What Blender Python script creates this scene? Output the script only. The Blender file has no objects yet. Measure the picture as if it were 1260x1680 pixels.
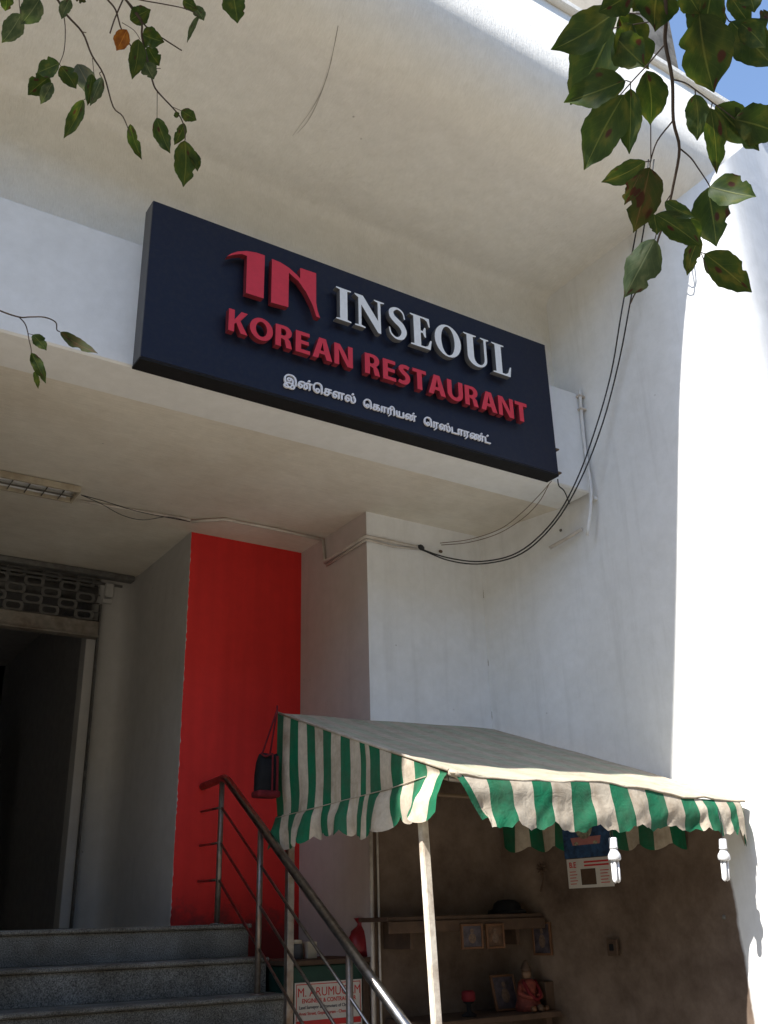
import bpy, bmesh, math, random
from mathutils import Vector, Matrix, Quaternion
random.seed(11)
SC = bpy.context.scene
COL = SC.collection

# ------------------------------------------------------------------ camera, sky, sun, exposure
cam = bpy.data.cameras.new('camera')
cam.sensor_fit = 'VERTICAL'; cam.sensor_height = 24.0; cam.lens = 22.607
cam.clip_start = 0.05; cam.clip_end = 2000
camo = bpy.data.objects.new('camera', cam); COL.objects.link(camo)
_c = [[0.839403, -0.542863, -0.026503], [-0.190757, -0.339918, 0.920906], [-0.508935, -0.767955, -0.388883]]
camo.matrix_world = Matrix(((_c[0][0], _c[1][0], _c[2][0], 0), (_c[0][1], _c[1][1], _c[2][1], 0), (_c[0][2], _c[1][2], _c[2][2], 1.6), (0, 0, 0, 1)))
SC.camera = camo

SUN = Vector((-0.60, -0.165, 0.78)).normalized()
world = bpy.data.worlds.new('World'); SC.world = world; world.use_nodes = True
wn = world.node_tree; wn.nodes.clear()
sky = wn.nodes.new('ShaderNodeTexSky'); sky.sky_type = 'NISHITA'; sky.sun_disc = False
sky.sun_elevation = math.asin(SUN.z); sky.sun_rotation = math.atan2(SUN.x, SUN.y)
sky.air_density = 1.0; sky.dust_density = 0.5; sky.ozone_density = 1.6
bg = wn.nodes.new('ShaderNodeBackground'); bg.inputs['Strength'].default_value = 0.145
wo = wn.nodes.new('ShaderNodeOutputWorld')
wn.links.new(sky.outputs[0], bg.inputs[0]); wn.links.new(bg.outputs[0], wo.inputs[0])
sl = bpy.data.lights.new('sun', 'SUN'); sl.energy = 5.0; sl.angle = math.radians(0.53); sl.color = (1.0, 0.965, 0.91)
so = bpy.data.objects.new('sun', sl); COL.objects.link(so)
so.rotation_mode = 'QUATERNION'; so.rotation_quaternion = SUN.to_track_quat('Z', 'Y'); so.location = (-6, -4, 14)
vs = SC.view_settings
vs.view_transform = 'Standard'; vs.look = 'None'; vs.gamma = 1.0; vs.use_curve_mapping = False; vs.exposure = 1.12

# ------------------------------------------------------------------ helpers
def link(o, parent=None):
    COL.objects.link(o)
    if parent is not None: o.parent = parent
    return o
def tag(o, label=None, cat=None, group=None, kind=None):
    if label: o['label'] = label
    if cat: o['category'] = cat
    if group: o['group'] = group
    if kind: o['kind'] = kind
    return o
def empty(name, label, cat, loc=(0, 0, 0), group=None):
    o = bpy.data.objects.new(name, None); o.empty_display_size = .1
    o.location = loc; link(o); return tag(o, label, cat, group)
def mesh(name, verts, faces, mats, parent=None, smooth=False, fm=None, uv=None):
    me = bpy.data.meshes.new(name); me.from_pydata([tuple(v) for v in verts], [], faces)
    for m in (mats if isinstance(mats, (list, tuple)) else [mats]): me.materials.append(m)
    if fm: me.polygons.foreach_set('material_index', fm)
    if smooth: me.polygons.foreach_set('use_smooth', [True] * len(me.polygons))
    if uv:
        l = me.uv_layers.new(name='UVMap')
        for lp in me.loops: l.data[lp.index].uv = uv[lp.vertex_index]
    me.update()
    return link(bpy.data.objects.new(name, me), parent)
def from_bm(name, bm, mats, parent=None, smooth=False):
    me = bpy.data.meshes.new(name); bm.to_mesh(me); bm.free()
    for m in (mats if isinstance(mats, (list, tuple)) else [mats]): me.materials.append(m)
    if smooth: me.polygons.foreach_set('use_smooth', [True] * len(me.polygons))
    return link(bpy.data.objects.new(name, me), parent)
def bm_box(bm, lo, hi, bevel=0.0, seg=1):
    r = bmesh.ops.create_cube(bm, size=1)
    lo, hi = Vector(lo), Vector(hi)
    for v in r['verts']:
        v.co = Vector((lo[i] + (v.co[i] + .5) * (hi[i] - lo[i]) for i in range(3)))
    if bevel:
        es = list({e for v in r['verts'] for e in v.link_edges})
        bmesh.ops.bevel(bm, geom=es, offset=bevel, segments=seg, affect='EDGES', profile=.5)
def box(name, lo, hi, mat, parent=None, bevel=0.0, seg=1, rot=None):
    bm = bmesh.new(); bm_box(bm, lo, hi, bevel, seg)
    if rot:
        c = (Vector(lo) + Vector(hi)) / 2
        bmesh.ops.rotate(bm, verts=bm.verts, cent=c, matrix=rot)
    return from_bm(name, bm, mat, parent)
def bm_tube(bm, pts, r, seg=10, cap=True, r1=None):
    pts = [Vector(p) for p in pts]; n = len(pts); rings = []; up = None
    for i, p in enumerate(pts):
        t = (pts[min(i + 1, n - 1)] - pts[max(i - 1, 0)]).normalized()
        if up is None: up = t.orthogonal().normalized()
        up = (up - t * up.dot(t)).normalized(); sd = t.cross(up)
        rr = r if r1 is None else r + (r1 - r) * i / (n - 1)
        k = 1.0
        if 0 < i < n - 1:
            a = (pts[i] - pts[i - 1]).normalized(); b = (pts[i + 1] - pts[i]).normalized()
            k = 1 / max(.6, math.sqrt(max(0.05, (1 + a.dot(b)) / 2)))
        rings.append([bm.verts.new(p + (up * math.cos(2 * math.pi * j / seg) + sd * math.sin(2 * math.pi * j / seg)) * rr * k) for j in range(seg)])
    for i in range(n - 1):
        for j in range(seg):
            bm.faces.new((rings[i][j], rings[i + 1][j], rings[i + 1][(j + 1) % seg], rings[i][(j + 1) % seg]))
    if cap:
        bm.faces.new(rings[0]); bm.faces.new(rings[-1][::-1])
def tube(name, pts, r, mat, parent=None, seg=10, r1=None, smooth=True):
    bm = bmesh.new(); bm_tube(bm, pts, r, seg, True, r1)
    bmesh.ops.recalc_face_normals(bm, faces=bm.faces)
    return from_bm(name, bm, mat, parent, smooth)
def spline(pts, n=6):
    P = [Vector(p) for p in pts]; P = [2 * P[0] - P[1]] + P + [2 * P[-1] - P[-2]]; out = []
    for i in range(1, len(P) - 2):
        for k in range(n):
            t = k / n; a, b, c, d = P[i - 1:i + 3]
            out.append(.5 * ((2 * b) + (c - a) * t + (2 * a - 5 * b + 4 * c - d) * t * t + (3 * b - a - 3 * c + d) * t ** 3))
    return out + [P[-2]]
def lathe(name, prof, c, mat, parent=None, seg=20, axis=Vector((0, 0, 1))):
    q = Vector((0, 0, 1)).rotation_difference(axis); V = []; F = []
    for (r, z) in prof:
        for j in range(seg):
            a = 2 * math.pi * j / seg
            V.append(Vector(c) + q @ Vector((r * math.cos(a), r * math.sin(a), z)))
    for i in range(len(prof) - 1):
        for j in range(seg):
            F.append((i * seg + j, i * seg + (j + 1) % seg, (i + 1) * seg + (j + 1) % seg, (i + 1) * seg + j))
    F.append(tuple(range(seg))[::-1]); F.append(tuple((len(prof) - 1) * seg + j for j in range(seg)))
    return mesh(name, V, F, mat, parent, smooth=True)
def shape(name, polys, extr, mat, parent, loc, rot=(math.radians(90), 0, 0), bevel=0.0, side=None):
    """filled outline in local XY, extruded, standing in the XZ plane and facing -Y"""
    cu = bpy.data.curves.new(name, 'CURVE'); cu.dimensions = '2D'; cu.fill_mode = 'BOTH'; cu.extrude = extr / 2; cu.bevel_depth = bevel; cu.bevel_resolution = 0
    for P in polys:
        s = cu.splines.new('POLY'); s.points.add(len(P) - 1)
        for q, p in zip(s.points, P): q.co = (p[0], p[1], 0, 1)
        s.use_cyclic_u = True
    tmp = bpy.data.objects.new(name, cu); COL.objects.link(tmp)
    dg = bpy.context.evaluated_depsgraph_get(); dg.update()
    me = bpy.data.meshes.new_from_object(tmp.evaluated_get(dg)); me.name = name
    bpy.data.objects.remove(tmp); bpy.data.curves.remove(cu)
    me.materials.clear(); me.materials.append(mat)
    if side:
        me.materials.append(side)
        for p in me.polygons: p.material_index = 0 if abs(p.normal.z) > .7 and p.center.z > 0 else 1
    for p in me.polygons: p.use_smooth = False
    o = link(bpy.data.objects.new(name, me), parent); o.location = loc; o.rotation_euler = rot
    return o
def words(name, s, size, mat, parent, loc, rot, extr=.0006, align='LEFT', off=0.0, sx=1.0):
    cu = bpy.data.curves.new(name, 'FONT'); cu.body = s; cu.size = size; cu.extrude = extr; cu.align_x = align; cu.offset = off
    cu.resolution_u = 3
    tmp = bpy.data.objects.new(name, cu); COL.objects.link(tmp)
    dg = bpy.context.evaluated_depsgraph_get(); dg.update()
    me = bpy.data.meshes.new_from_object(tmp.evaluated_get(dg)); me.name = name
    bpy.data.objects.remove(tmp); bpy.data.curves.remove(cu)
    me.materials.clear(); me.materials.append(mat)
    o = link(bpy.data.objects.new(name, me), parent); o.location = loc; o.rotation_euler = rot; o.scale = (sx, 1, 1)
    return o

def sub(o, part):
    o.parent = part; o.matrix_parent_inverse = Matrix(); return o

# ------------------------------------------------------------------ materials
def newmat(name):
    m = bpy.data.materials.new(name); m.use_nodes = True; nt = m.node_tree
    b = nt.nodes['Principled BSDF']; return m, nt, b
def N(nt, t, **kw):
    n = nt.nodes.new(t)
    for k, v in kw.items():
        if k in n.inputs: n.inputs[k].default_value = v
        else: setattr(n, k, v)
    return n
def noise(nt, scale, detail=4, rough=.55, vec=None, stretch=None, dist=0.0):
    tc = N(nt, 'ShaderNodeTexCoord'); mp = N(nt, 'ShaderNodeMapping')
    if stretch: mp.inputs['Scale'].default_value = stretch
    nt.links.new(tc.outputs[vec or 'Object'], mp.inputs[0])
    n = N(nt, 'ShaderNodeTexNoise', Scale=scale, Detail=detail, Roughness=rough, Distortion=dist)
    nt.links.new(mp.outputs[0], n.inputs['Vector']); return n
def ramp(nt, src, stops):
    r = N(nt, 'ShaderNodeValToRGB'); e = r.color_ramp.elements
    e[0].position, e[0].color = stops[0][0], (*stops[0][1], 1); e[1].position, e[1].color = stops[-1][0], (*stops[-1][1], 1)
    for p, c in stops[1:-1]:
        x = e.new(p); x.color = (*c, 1)
    nt.links.new(src, r.inputs[0]); return r
def mixc(nt, fac, a, b, mode='MIX'):
    m = N(nt, 'ShaderNodeMix', data_type='RGBA', blend_type=mode)
    for k, v in ((0, fac), (6, a), (7, b)):
        if hasattr(v, 'is_linked'): nt.links.new(v, m.inputs[k])
        elif isinstance(v, (int, float)): m.inputs[k].default_value = v
        else: m.inputs[k].default_value = (*v, 1)
    return m.outputs[2]
def bump(nt, b, h, strength=.2, dist=.01):
    bp = N(nt, 'ShaderNodeBump', Strength=strength, Distance=dist); nt.links.new(h, bp.inputs['Height'])
    prev = b.inputs['Normal'].links[0].from_socket if b.inputs['Normal'].is_linked else None
    if prev: nt.links.new(prev, bp.inputs['Normal'])
    nt.links.new(bp.outputs[0], b.inputs['Normal'])
def mathn(nt, op, a, b=None, c=None):
    m = N(nt, 'ShaderNodeMath', operation=op)
    for i, v in enumerate((a, b, c)):
        if v is None: continue
        if hasattr(v, 'is_linked'): nt.links.new(v, m.inputs[i])
        else: m.inputs[i].default_value = v
    return m.outputs[0]
def plaster(name, col, dirt=(.42, .38, .31), amount=.35, rough=.85, brush=None, fine=.12, spots=True, streak=.25):
    m, nt, b = newmat(name); b.inputs['Roughness'].default_value = rough; b.inputs['Specular IOR Level'].default_value = .25
    n1 = noise(nt, .9, 6, .62); r1 = ramp(nt, n1.outputs['Fac'], [(.42, (0, 0, 0)), (.78, (1, 1, 1))])
    c = mixc(nt, mathn(nt, 'MULTIPLY', r1.outputs[0], amount), col, dirt)
    n2 = noise(nt, 3.2, 5, .6, stretch=(3.0, 3.0, .22)); r2 = ramp(nt, n2.outputs['Fac'], [(.52, (0, 0, 0)), (.8, (1, 1, 1))])
    c = mixc(nt, mathn(nt, 'MULTIPLY', r2.outputs[0], streak), c, tuple(v * .8 for v in dirt))
    n3 = noise(nt, 9, 6, .7); r3 = ramp(nt, n3.outputs['Fac'], [(.3, (.93, .93, .92)), (.7, (1.03, 1.03, 1.03))])
    c = mixc(nt, 1.0, c, r3.outputs[0], 'MULTIPLY')
    if spots:
        v = N(nt, 'ShaderNodeTexVoronoi', Scale=5.5); tc = N(nt, 'ShaderNodeTexCoord'); nt.links.new(tc.outputs['Object'], v.inputs['Vector'])
        rs = ramp(nt, v.outputs['Distance'], [(.0, (1, 1, 1)), (.028, (1, 1, 1)), (.05, (0, 0, 0))])
        rn = noise(nt, 1.7, 2); rr = ramp(nt, rn.outputs['Fac'], [(.56, (0, 0, 0)), (.62, (1, 1, 1))])
        c = mixc(nt, mathn(nt, 'MULTIPLY', mathn(nt, 'MULTIPLY', rs.outputs[0], rr.outputs[0]), .55), c, (.2, .17, .13))
    nt.links.new(c, b.inputs['Base Color'])
    bump(nt, b, noise(nt, 70, 5, .65).outputs['Fac'], fine, .006)
    bump(nt, b, noise(nt, 2.4, 3, .5).outputs['Fac'], .22, .03)
    if brush:
        nb = noise(nt, 7, 4, .6, stretch=brush, dist=.5); bump(nt, b, nb.outputs['Fac'], .42, .012)
        rb2 = ramp(nt, nb.outputs['Fac'], [(.34, (.945, .94, .93)), (.66, (1.03, 1.03, 1.03))])
        nt.links.new(mixc(nt, 1.0, c, rb2.outputs[0], 'MULTIPLY'), b.inputs['Base Color'])
    return m
def simple(name, col, rough=.6, metal=0.0, var=.12, scale=12, bumpv=.0, spec=.5, dirt=None, dirtamt=.4):
    m, nt, b = newmat(name); b.inputs['Roughness'].default_value = rough; b.inputs['Metallic'].default_value = metal
    b.inputs['Specular IOR Level'].default_value = spec
    n = noise(nt, scale, 5, .6); r = ramp(nt, n.outputs['Fac'], [(.3, tuple(v * (1 - var) for v in col)), (.7, tuple(min(1, v * (1 + var)) for v in col))])
    c = r.outputs[0]
    if dirt:
        n2 = noise(nt, scale * .45, 6, .68); r2 = ramp(nt, n2.outputs['Fac'], [(.45, (0, 0, 0)), (.68, (1, 1, 1))])
        c = mixc(nt, mathn(nt, 'MULTIPLY', r2.outputs[0], dirtamt), c, dirt)
    nt.links.new(c, b.inputs['Base Color'])
    if bumpv: bump(nt, b, noise(nt, scale * 5, 4).outputs['Fac'], bumpv, .004)
    return m

M_white = plaster('white_plaster', (.80, .80, .795))
M_soffit = plaster('soffit_plaster', (.76, .715, .63), dirt=(.50, .41, .30), amount=.55, streak=.1, brush=(1, 14, 14))
M_canopy = plaster('brushed_canopy_plaster', (.86, .84, .785), dirt=(.72, .68, .61), amount=.35, brush=(26, 3, 3), streak=.12, fine=.28)
M_fascia = plaster('fascia_paint', (.80, .80, .79), dirt=(.6, .6, .57), amount=.2, spots=False, streak=.08)
M_red = plaster('red_paint', (.68, .032, .028), dirt=(.54, .022, .021), amount=.5, spots=False, streak=.15, rough=.6)
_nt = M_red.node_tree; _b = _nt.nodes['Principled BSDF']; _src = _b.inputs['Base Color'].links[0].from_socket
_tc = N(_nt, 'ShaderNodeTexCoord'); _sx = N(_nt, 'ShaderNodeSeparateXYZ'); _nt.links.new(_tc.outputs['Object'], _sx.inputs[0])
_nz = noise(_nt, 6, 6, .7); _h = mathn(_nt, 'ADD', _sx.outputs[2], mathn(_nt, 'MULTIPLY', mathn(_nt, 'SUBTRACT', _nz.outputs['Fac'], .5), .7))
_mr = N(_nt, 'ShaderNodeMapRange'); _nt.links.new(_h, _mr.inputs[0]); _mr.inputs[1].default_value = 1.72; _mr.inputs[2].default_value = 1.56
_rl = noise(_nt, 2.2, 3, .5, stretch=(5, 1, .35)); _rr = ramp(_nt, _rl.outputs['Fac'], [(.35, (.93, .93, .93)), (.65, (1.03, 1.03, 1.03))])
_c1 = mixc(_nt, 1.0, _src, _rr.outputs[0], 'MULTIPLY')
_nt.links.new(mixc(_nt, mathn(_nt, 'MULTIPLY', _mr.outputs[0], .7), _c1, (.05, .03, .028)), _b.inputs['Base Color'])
M_pinkshade = plaster('shaded_pillar_side_plaster', (.58, .515, .48), dirt=(.42, .35, .315), amount=.35, streak=.2)  # side-face shade and red bounce put into the plaster colour
M_grey = plaster('recess_plaster', (.56, .54, .51), dirt=(.38, .355, .32), amount=.4, streak=.15)

# lower walls of the stall: tan grimy paint below the awning, with a ragged upper and outer edge
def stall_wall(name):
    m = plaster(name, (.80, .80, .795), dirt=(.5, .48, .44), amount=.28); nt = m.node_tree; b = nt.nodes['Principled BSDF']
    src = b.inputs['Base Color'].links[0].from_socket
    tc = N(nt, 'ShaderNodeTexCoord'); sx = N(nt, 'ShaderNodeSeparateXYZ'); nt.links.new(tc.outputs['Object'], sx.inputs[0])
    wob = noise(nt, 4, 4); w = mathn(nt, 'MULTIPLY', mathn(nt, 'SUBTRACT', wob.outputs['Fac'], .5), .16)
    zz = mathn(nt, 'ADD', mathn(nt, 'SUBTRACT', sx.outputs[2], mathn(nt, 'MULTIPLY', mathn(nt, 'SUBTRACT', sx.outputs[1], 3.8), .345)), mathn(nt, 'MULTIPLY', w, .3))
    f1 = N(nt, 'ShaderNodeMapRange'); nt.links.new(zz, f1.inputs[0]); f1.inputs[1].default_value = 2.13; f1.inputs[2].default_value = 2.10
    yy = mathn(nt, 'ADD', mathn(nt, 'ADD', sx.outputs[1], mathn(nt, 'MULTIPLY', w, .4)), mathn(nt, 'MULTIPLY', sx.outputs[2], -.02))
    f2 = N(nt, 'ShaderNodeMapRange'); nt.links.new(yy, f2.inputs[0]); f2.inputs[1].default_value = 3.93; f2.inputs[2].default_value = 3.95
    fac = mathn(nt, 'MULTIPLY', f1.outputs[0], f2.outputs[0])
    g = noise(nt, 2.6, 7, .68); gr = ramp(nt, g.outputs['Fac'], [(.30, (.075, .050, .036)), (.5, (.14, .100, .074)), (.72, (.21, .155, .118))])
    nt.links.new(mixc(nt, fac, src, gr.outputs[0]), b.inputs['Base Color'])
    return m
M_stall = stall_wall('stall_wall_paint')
M_conc = simple('weathered_concrete', (.20, .185, .16), .95, 0, .35, 6, .5, .2, dirt=(.045, .042, .038), dirtamt=.8)
M_crack = simple('crack_grey', (.34, .31, .265), .95)  # grey of the plaster cracks
M_beige = simple('beige_panel', (.62, .54, .42), .7)
M_ground = simple('pavement_concrete', (.24, .208, .162), .9, 0, .15, 1.2, .3, .2)
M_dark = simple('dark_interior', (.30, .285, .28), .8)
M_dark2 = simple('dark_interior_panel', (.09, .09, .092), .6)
M_shut = simple('grimy_shutter_steel', (.16, .155, .145), .6, .35, .25, 18, .1, .4, dirt=(.07, .055, .045), dirtamt=.6)
M_shutbar = simple('shutter_bottom_rail_paint', (.27, .24, .20), .7, .1, .25, 14, .2, .3, dirt=(.12, .07, .045), dirtamt=.6)
M_navy = simple('navy_panel', (.0085, .0108, .026), .5, 0, .10, 60, .05, .25, dirt=(.020, .021, .027), dirtamt=.5)
M_navyside = simple('sign_case_grey', (.085, .085, .088), .5, 0, .1, 20, .0, .35)
M_lred = simple('red_letter_face', (.62, .035, .055), .5, 0, .06, 30, 0, .3)
M_lredside = simple('red_letter_side', (.17, .02, .028), .5, 0, .1, 30, 0, .3)
M_lwhite = simple('white_letter_face', (.80, .80, .785), .5, 0, .05, 30, 0, .3)
M_lwhiteside = simple('white_letter_side', (.11, .11, .115), .5, 0, .1, 30, 0, .3)
M_twhite = simple('white_small_letter', (.76, .75, .77), .5, 0, .04, 30, 0, .3)
M_steel = simple('brushed_steel', (.33, .31, .29), .30, 1.0, .2, 25, .06, .5, dirt=(.10, .07, .05), dirtamt=.55)
M_steelpost = simple('stained_steel_post', (.26, .235, .21), .42, .8, .25, 18, .1, .5, dirt=(.20, .11, .06), dirtamt=.7)
M_pipe = simple('white_pvc', (.70, .69, .67), .45, 0, .06, 10, 0, .4, dirt=(.4, .36, .3), dirtamt=.3)
M_conduit = simple('painted_conduit', (.60, .55, .49), .6, 0, .1, 14, 0, .3, dirt=(.3, .22, .17), dirtamt=.45)
M_cable = simple('black_cable_rubber', (.012, .012, .013), .5)
M_wire = simple('brown_wire', (.13, .085, .05), .6)
M_fixture = simple('fixture_beige_enamel', (.46, .40, .30), .5, 0, .12, 15, 0, .4, dirt=(.2, .14, .09), dirtamt=.5)
M_reflector = simple('fixture_reflector', (.85, .85, .83), .35, .5, .05, 10)
M_glasswhite = simple('tube_glass', (.66, .66, .66), .25, 0, .03, 10)
M_wood = simple('old_wood', (.085, .052, .034), .8, 0, .3, 9, .3, .3, dirt=(.05, .035, .025), dirtamt=.6)
M_frame = simple('gilt_frame', (.13, .06, .028), .5, 0, .2, 20, 0, .4)
M_green = simple('dark_green_paint', (.012, .045, .033), .6, 0, .2, 8, 0, .3)
M_black = simple('black_cloth', (.012, .012, .013), .85, 0, .2, 20, .2, .2)
M_bagred = simple('red_trim_cloth', (.13, .012, .016), .8, 0, .2, 20, .2, .2)
M_redplastic = simple('red_plastic_bag', (.22, .010, .015), .4, 0, .15, 14, .2, .5)
M_cream = simple('cream_canvas', (.60, .53, .41), .8, 0, .10, 7, .25, .2, dirt=(.30, .235, .165), dirtamt=.45)
M_paper = simple('paper', (.56, .53, .49), .7, 0, .05, 20)
M_rosy = simple('pink_paper', (.40, .16, .15), .7, 0, .08, 20)
M_ink_red = simple('red_ink', (.50, .02, .02), .6)
M_ink_dark = simple('dark_ink', (.03, .03, .06), .6)
M_blue = simple('calendar_blue', (.022, .06, .14), .6, 0, .7, 22)
M_pastel = simple('calendar_art', (.26, .24, .17), .6, 0, .7, 45)
M_marigold = simple('orange_cloth', (.19, .036, .022), .8, 0, .45, 30, .3)
M_skin = simple('clay_face', (.16, .09, .05), .6)

def granite():
    m, nt, b = newmat('speckled_granite'); b.inputs['Roughness'].default_value = .5; b.inputs['Specular IOR Level'].default_value = .22
    n = noise(nt, 150, 3, .7); r = ramp(nt, n.outputs['Fac'], [(.34, (.036, .036, .034)), (.47, (.145, .145, .133)), (.60, (.262, .262, .242)), (.72, (.40, .40, .37))])
    n2 = noise(nt, 3, 5, .65); r2 = ramp(nt, n2.outputs['Fac'], [(.38, (.55, .52, .48)), (.66, (1, 1, 1))])
    nt.links.new(mixc(nt, 1.0, r.outputs[0], r2.outputs[0], 'MULTIPLY'), b.inputs['Base Color'])
    n3 = noise(nt, 5, 4); r3 = ramp(nt, n3.outputs['Fac'], [(.3, (.3, .3, .3)), (.7, (.62, .62, .62))]); nt.links.new(r3.outputs[0], b.inputs['Roughness'])
    return m
M_granite = granite()

def canvas(name, col, dirt, amt, trans=.18):
    m, nt, b = newmat(name); b.inputs['Roughness'].default_value = .75; b.inputs['Specular IOR Level'].default_value = .25
    n = noise(nt, 5, 6, .65); r = ramp(nt, n.outputs['Fac'], [(.38, (0, 0, 0)), (.72, (1, 1, 1))])
    n4 = noise(nt, 26, 5, .7); r4 = ramp(nt, n4.outputs['Fac'], [(.3, (.86, .86, .86)), (.7, (1.06, 1.06, 1.06))])
    c = mixc(nt, 1.0, mixc(nt, mathn(nt, 'MULTIPLY', r.outputs[0], amt), col, dirt), r4.outputs[0], 'MULTIPLY')
    nt.links.new(c, b.inputs['Base Color'])
    bump(nt, b, noise(nt, 14, 4, .6, dist=1.0).outputs['Fac'], .42, .012)
    n5 = noise(nt, 2.3, 6, .7, stretch=(6, 6, 1)); r5 = ramp(nt, n5.outputs['Fac'], [(.5, (1, 1, 1)), (.74, (.80, .75, .68))]); c = mixc(nt, 1.0, c, r5.outputs[0], 'MULTIPLY'); nt.links.new(c, b.inputs['Base Color'])
    bump(nt, b, noise(nt, 220, 2).outputs['Fac'], .12, .002)
    t = N(nt, 'ShaderNodeBsdfTranslucent'); nt.links.new(c, t.inputs[0])
    mx = N(nt, 'ShaderNodeMixShader'); mx.inputs[0].default_value = trans
    nt.links.new(b.outputs[0], mx.inputs[1]); nt.links.new(t.outputs[0], mx.inputs[2])
    nt.links.new(mx.outputs[0], nt.nodes['Material Output'].inputs['Surface']); return m
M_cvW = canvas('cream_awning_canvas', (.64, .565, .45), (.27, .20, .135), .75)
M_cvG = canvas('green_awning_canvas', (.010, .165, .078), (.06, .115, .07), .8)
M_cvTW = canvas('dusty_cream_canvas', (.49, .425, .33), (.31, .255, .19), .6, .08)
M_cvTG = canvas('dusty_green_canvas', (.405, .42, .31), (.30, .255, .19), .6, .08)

def leafmat(name, cols, spot=(.055, .018, .012), spots=True, spotr=.25):
    m, nt, b = newmat(name); b.inputs['Roughness'].default_value = .58; b.inputs['Specular IOR Level'].default_value = .28
    uv = N(nt, 'ShaderNodeUVMap'); oi = N(nt, 'ShaderNodeObjectInfo')
    sep = N(nt, 'ShaderNodeSeparateXYZ'); nt.links.new(uv.outputs[0], sep.inputs[0])
    add = N(nt, 'ShaderNodeVectorMath', operation='ADD'); cmb = N(nt, 'ShaderNodeCombineXYZ')
    rv = mathn(nt, 'MULTIPLY', oi.outputs['Random'], 37.0)
    nt.links.new(rv, cmb.inputs[0]); nt.links.new(rv, cmb.inputs[1]); nt.links.new(uv.outputs[0], add.inputs[0]); nt.links.new(cmb.outputs[0], add.inputs[1])
    n = N(nt, 'ShaderNodeTexNoise', Scale=3.0, Detail=5.0); nt.links.new(add.outputs[0], n.inputs['Vector'])
    c = ramp(nt, n.outputs['Fac'], [(.34, cols[0]), (.52, cols[1]), (.70, cols[2])]).outputs[0]
    # midrib and side veins
    au = mathn(nt, 'ABSOLUTE', mathn(nt, 'SUBTRACT', sep.outputs[0], .5))
    mid = N(nt, 'ShaderNodeMapRange'); nt.links.new(au, mid.inputs[0]); mid.inputs[1].default_value = .028; mid.inputs[2].default_value = .008
    vv = mathn(nt, 'PINGPONG', mathn(nt, 'SUBTRACT', mathn(nt, 'MULTIPLY', sep.outputs[1], 7.0), mathn(nt, 'MULTIPLY', au, 5.0)), .5)
    sv = N(nt, 'ShaderNodeMapRange'); nt.links.new(vv, sv.inputs[0]); sv.inputs[1].default_value = .06; sv.inputs[2].default_value = .0; sv.inputs[4].default_value = .22
    vein = mathn(nt, 'MAXIMUM', mid.outputs[0], sv.outputs[0])
    c = mixc(nt, mathn(nt, 'MULTIPLY', vein, .5), c, tuple(min(1, v * 1.9 + .02) for v in cols[2]))
    if spots:
        wv = N(nt, 'ShaderNodeTexVoronoi', Scale=2.6); nt.links.new(add.outputs[0], wv.inputs['Vector']); wv.inputs['Randomness'].default_value = 1.0
        wob = mathn(nt, 'MULTIPLY', mathn(nt, 'SUBTRACT', n.outputs['Fac'], .5), .25)
        d = mathn(nt, 'ADD', wv.outputs['Distance'], wob)
        rs = ramp(nt, d, [(spotr - .09, (1, 1, 1)), (spotr - .05, (.65, .65, .65)), (spotr, (0, 0, 0))])
        sx = N(nt, 'ShaderNodeSeparateColor'); nt.links.new(wv.outputs['Color'], sx.inputs[0])
        on = mathn(nt, 'GREATER_THAN', sx.outputs[0], .30)
        c = mixc(nt, mathn(nt, 'MULTIPLY', rs.outputs[0], on), c, spot)
    nt.links.new(c, b.inputs['Base Color'])
    bump(nt, b, vein, .25, .001)
    t = N(nt, 'ShaderNodeBsdfTranslucent'); nt.links.new(mixc(nt, 1.0, c, (1.25, 1.25, .55), 'MULTIPLY'), t.inputs[0])
    mx = N(nt, 'ShaderNodeMixShader'); mx.inputs[0].default_value = .42
    nt.links.new(b.outputs[0], mx.inputs[1]); nt.links.new(t.outputs[0], mx.inputs[2])
    nt.links.new(mx.outputs[0], nt.nodes['Material Output'].inputs['Surface']); return m
LEAF = {'g': leafmat('green_leaf', ((.022, .044, .010), (.038, .065, .013), (.092, .100, .018))),
        'y': leafmat('yellowing_leaf', ((.024, .050, .011), (.045, .070, .014), (.115, .105, .02)), spotr=.26),
        'b': leafmat('browned_leaf', ((.030, .050, .012), (.05, .055, .016), (.10, .05, .022)), spotr=.40),
        's': leafmat('pale_leaf_back', ((.035, .055, .028), (.06, .085, .045), (.12, .135, .08)), spotr=.2),
        'c': leafmat('grey_leaf_face', ((.06, .075, .07), (.085, .10, .10), (.14, .12, .10)), spots=False),
        'o': leafmat('orange_leaf', ((.16, .045, .010), (.25, .08, .012), (.33, .125, .02)), spotr=.24)}
M_twig = simple('twig_bark', (.055, .038, .028), .85, 0, .25, 40, .3)
M_bark = simple('tree_bark', (.14, .105, .075), .95, 0, .3, 7, .8)

# ------------------------------------------------------------------ ground
g = mesh('ground', [(-400, -400, 0), (400, -400, 0), (400, 400, 0), (-400, 400, 0)], [(0, 1, 2, 3)], M_ground)
tag(g, 'concrete pavement in front of the restaurant', 'pavement', kind='structure')

ob = box('added_sky_blocker', (-45, -24, 0), (45, -13, 12), M_conc, None, .05)  # unseen block, added to keep low horizon light out of the recess
tag(ob, 'unseen concrete block added behind the viewer to cut horizon light', 'building', kind='structure')

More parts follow.
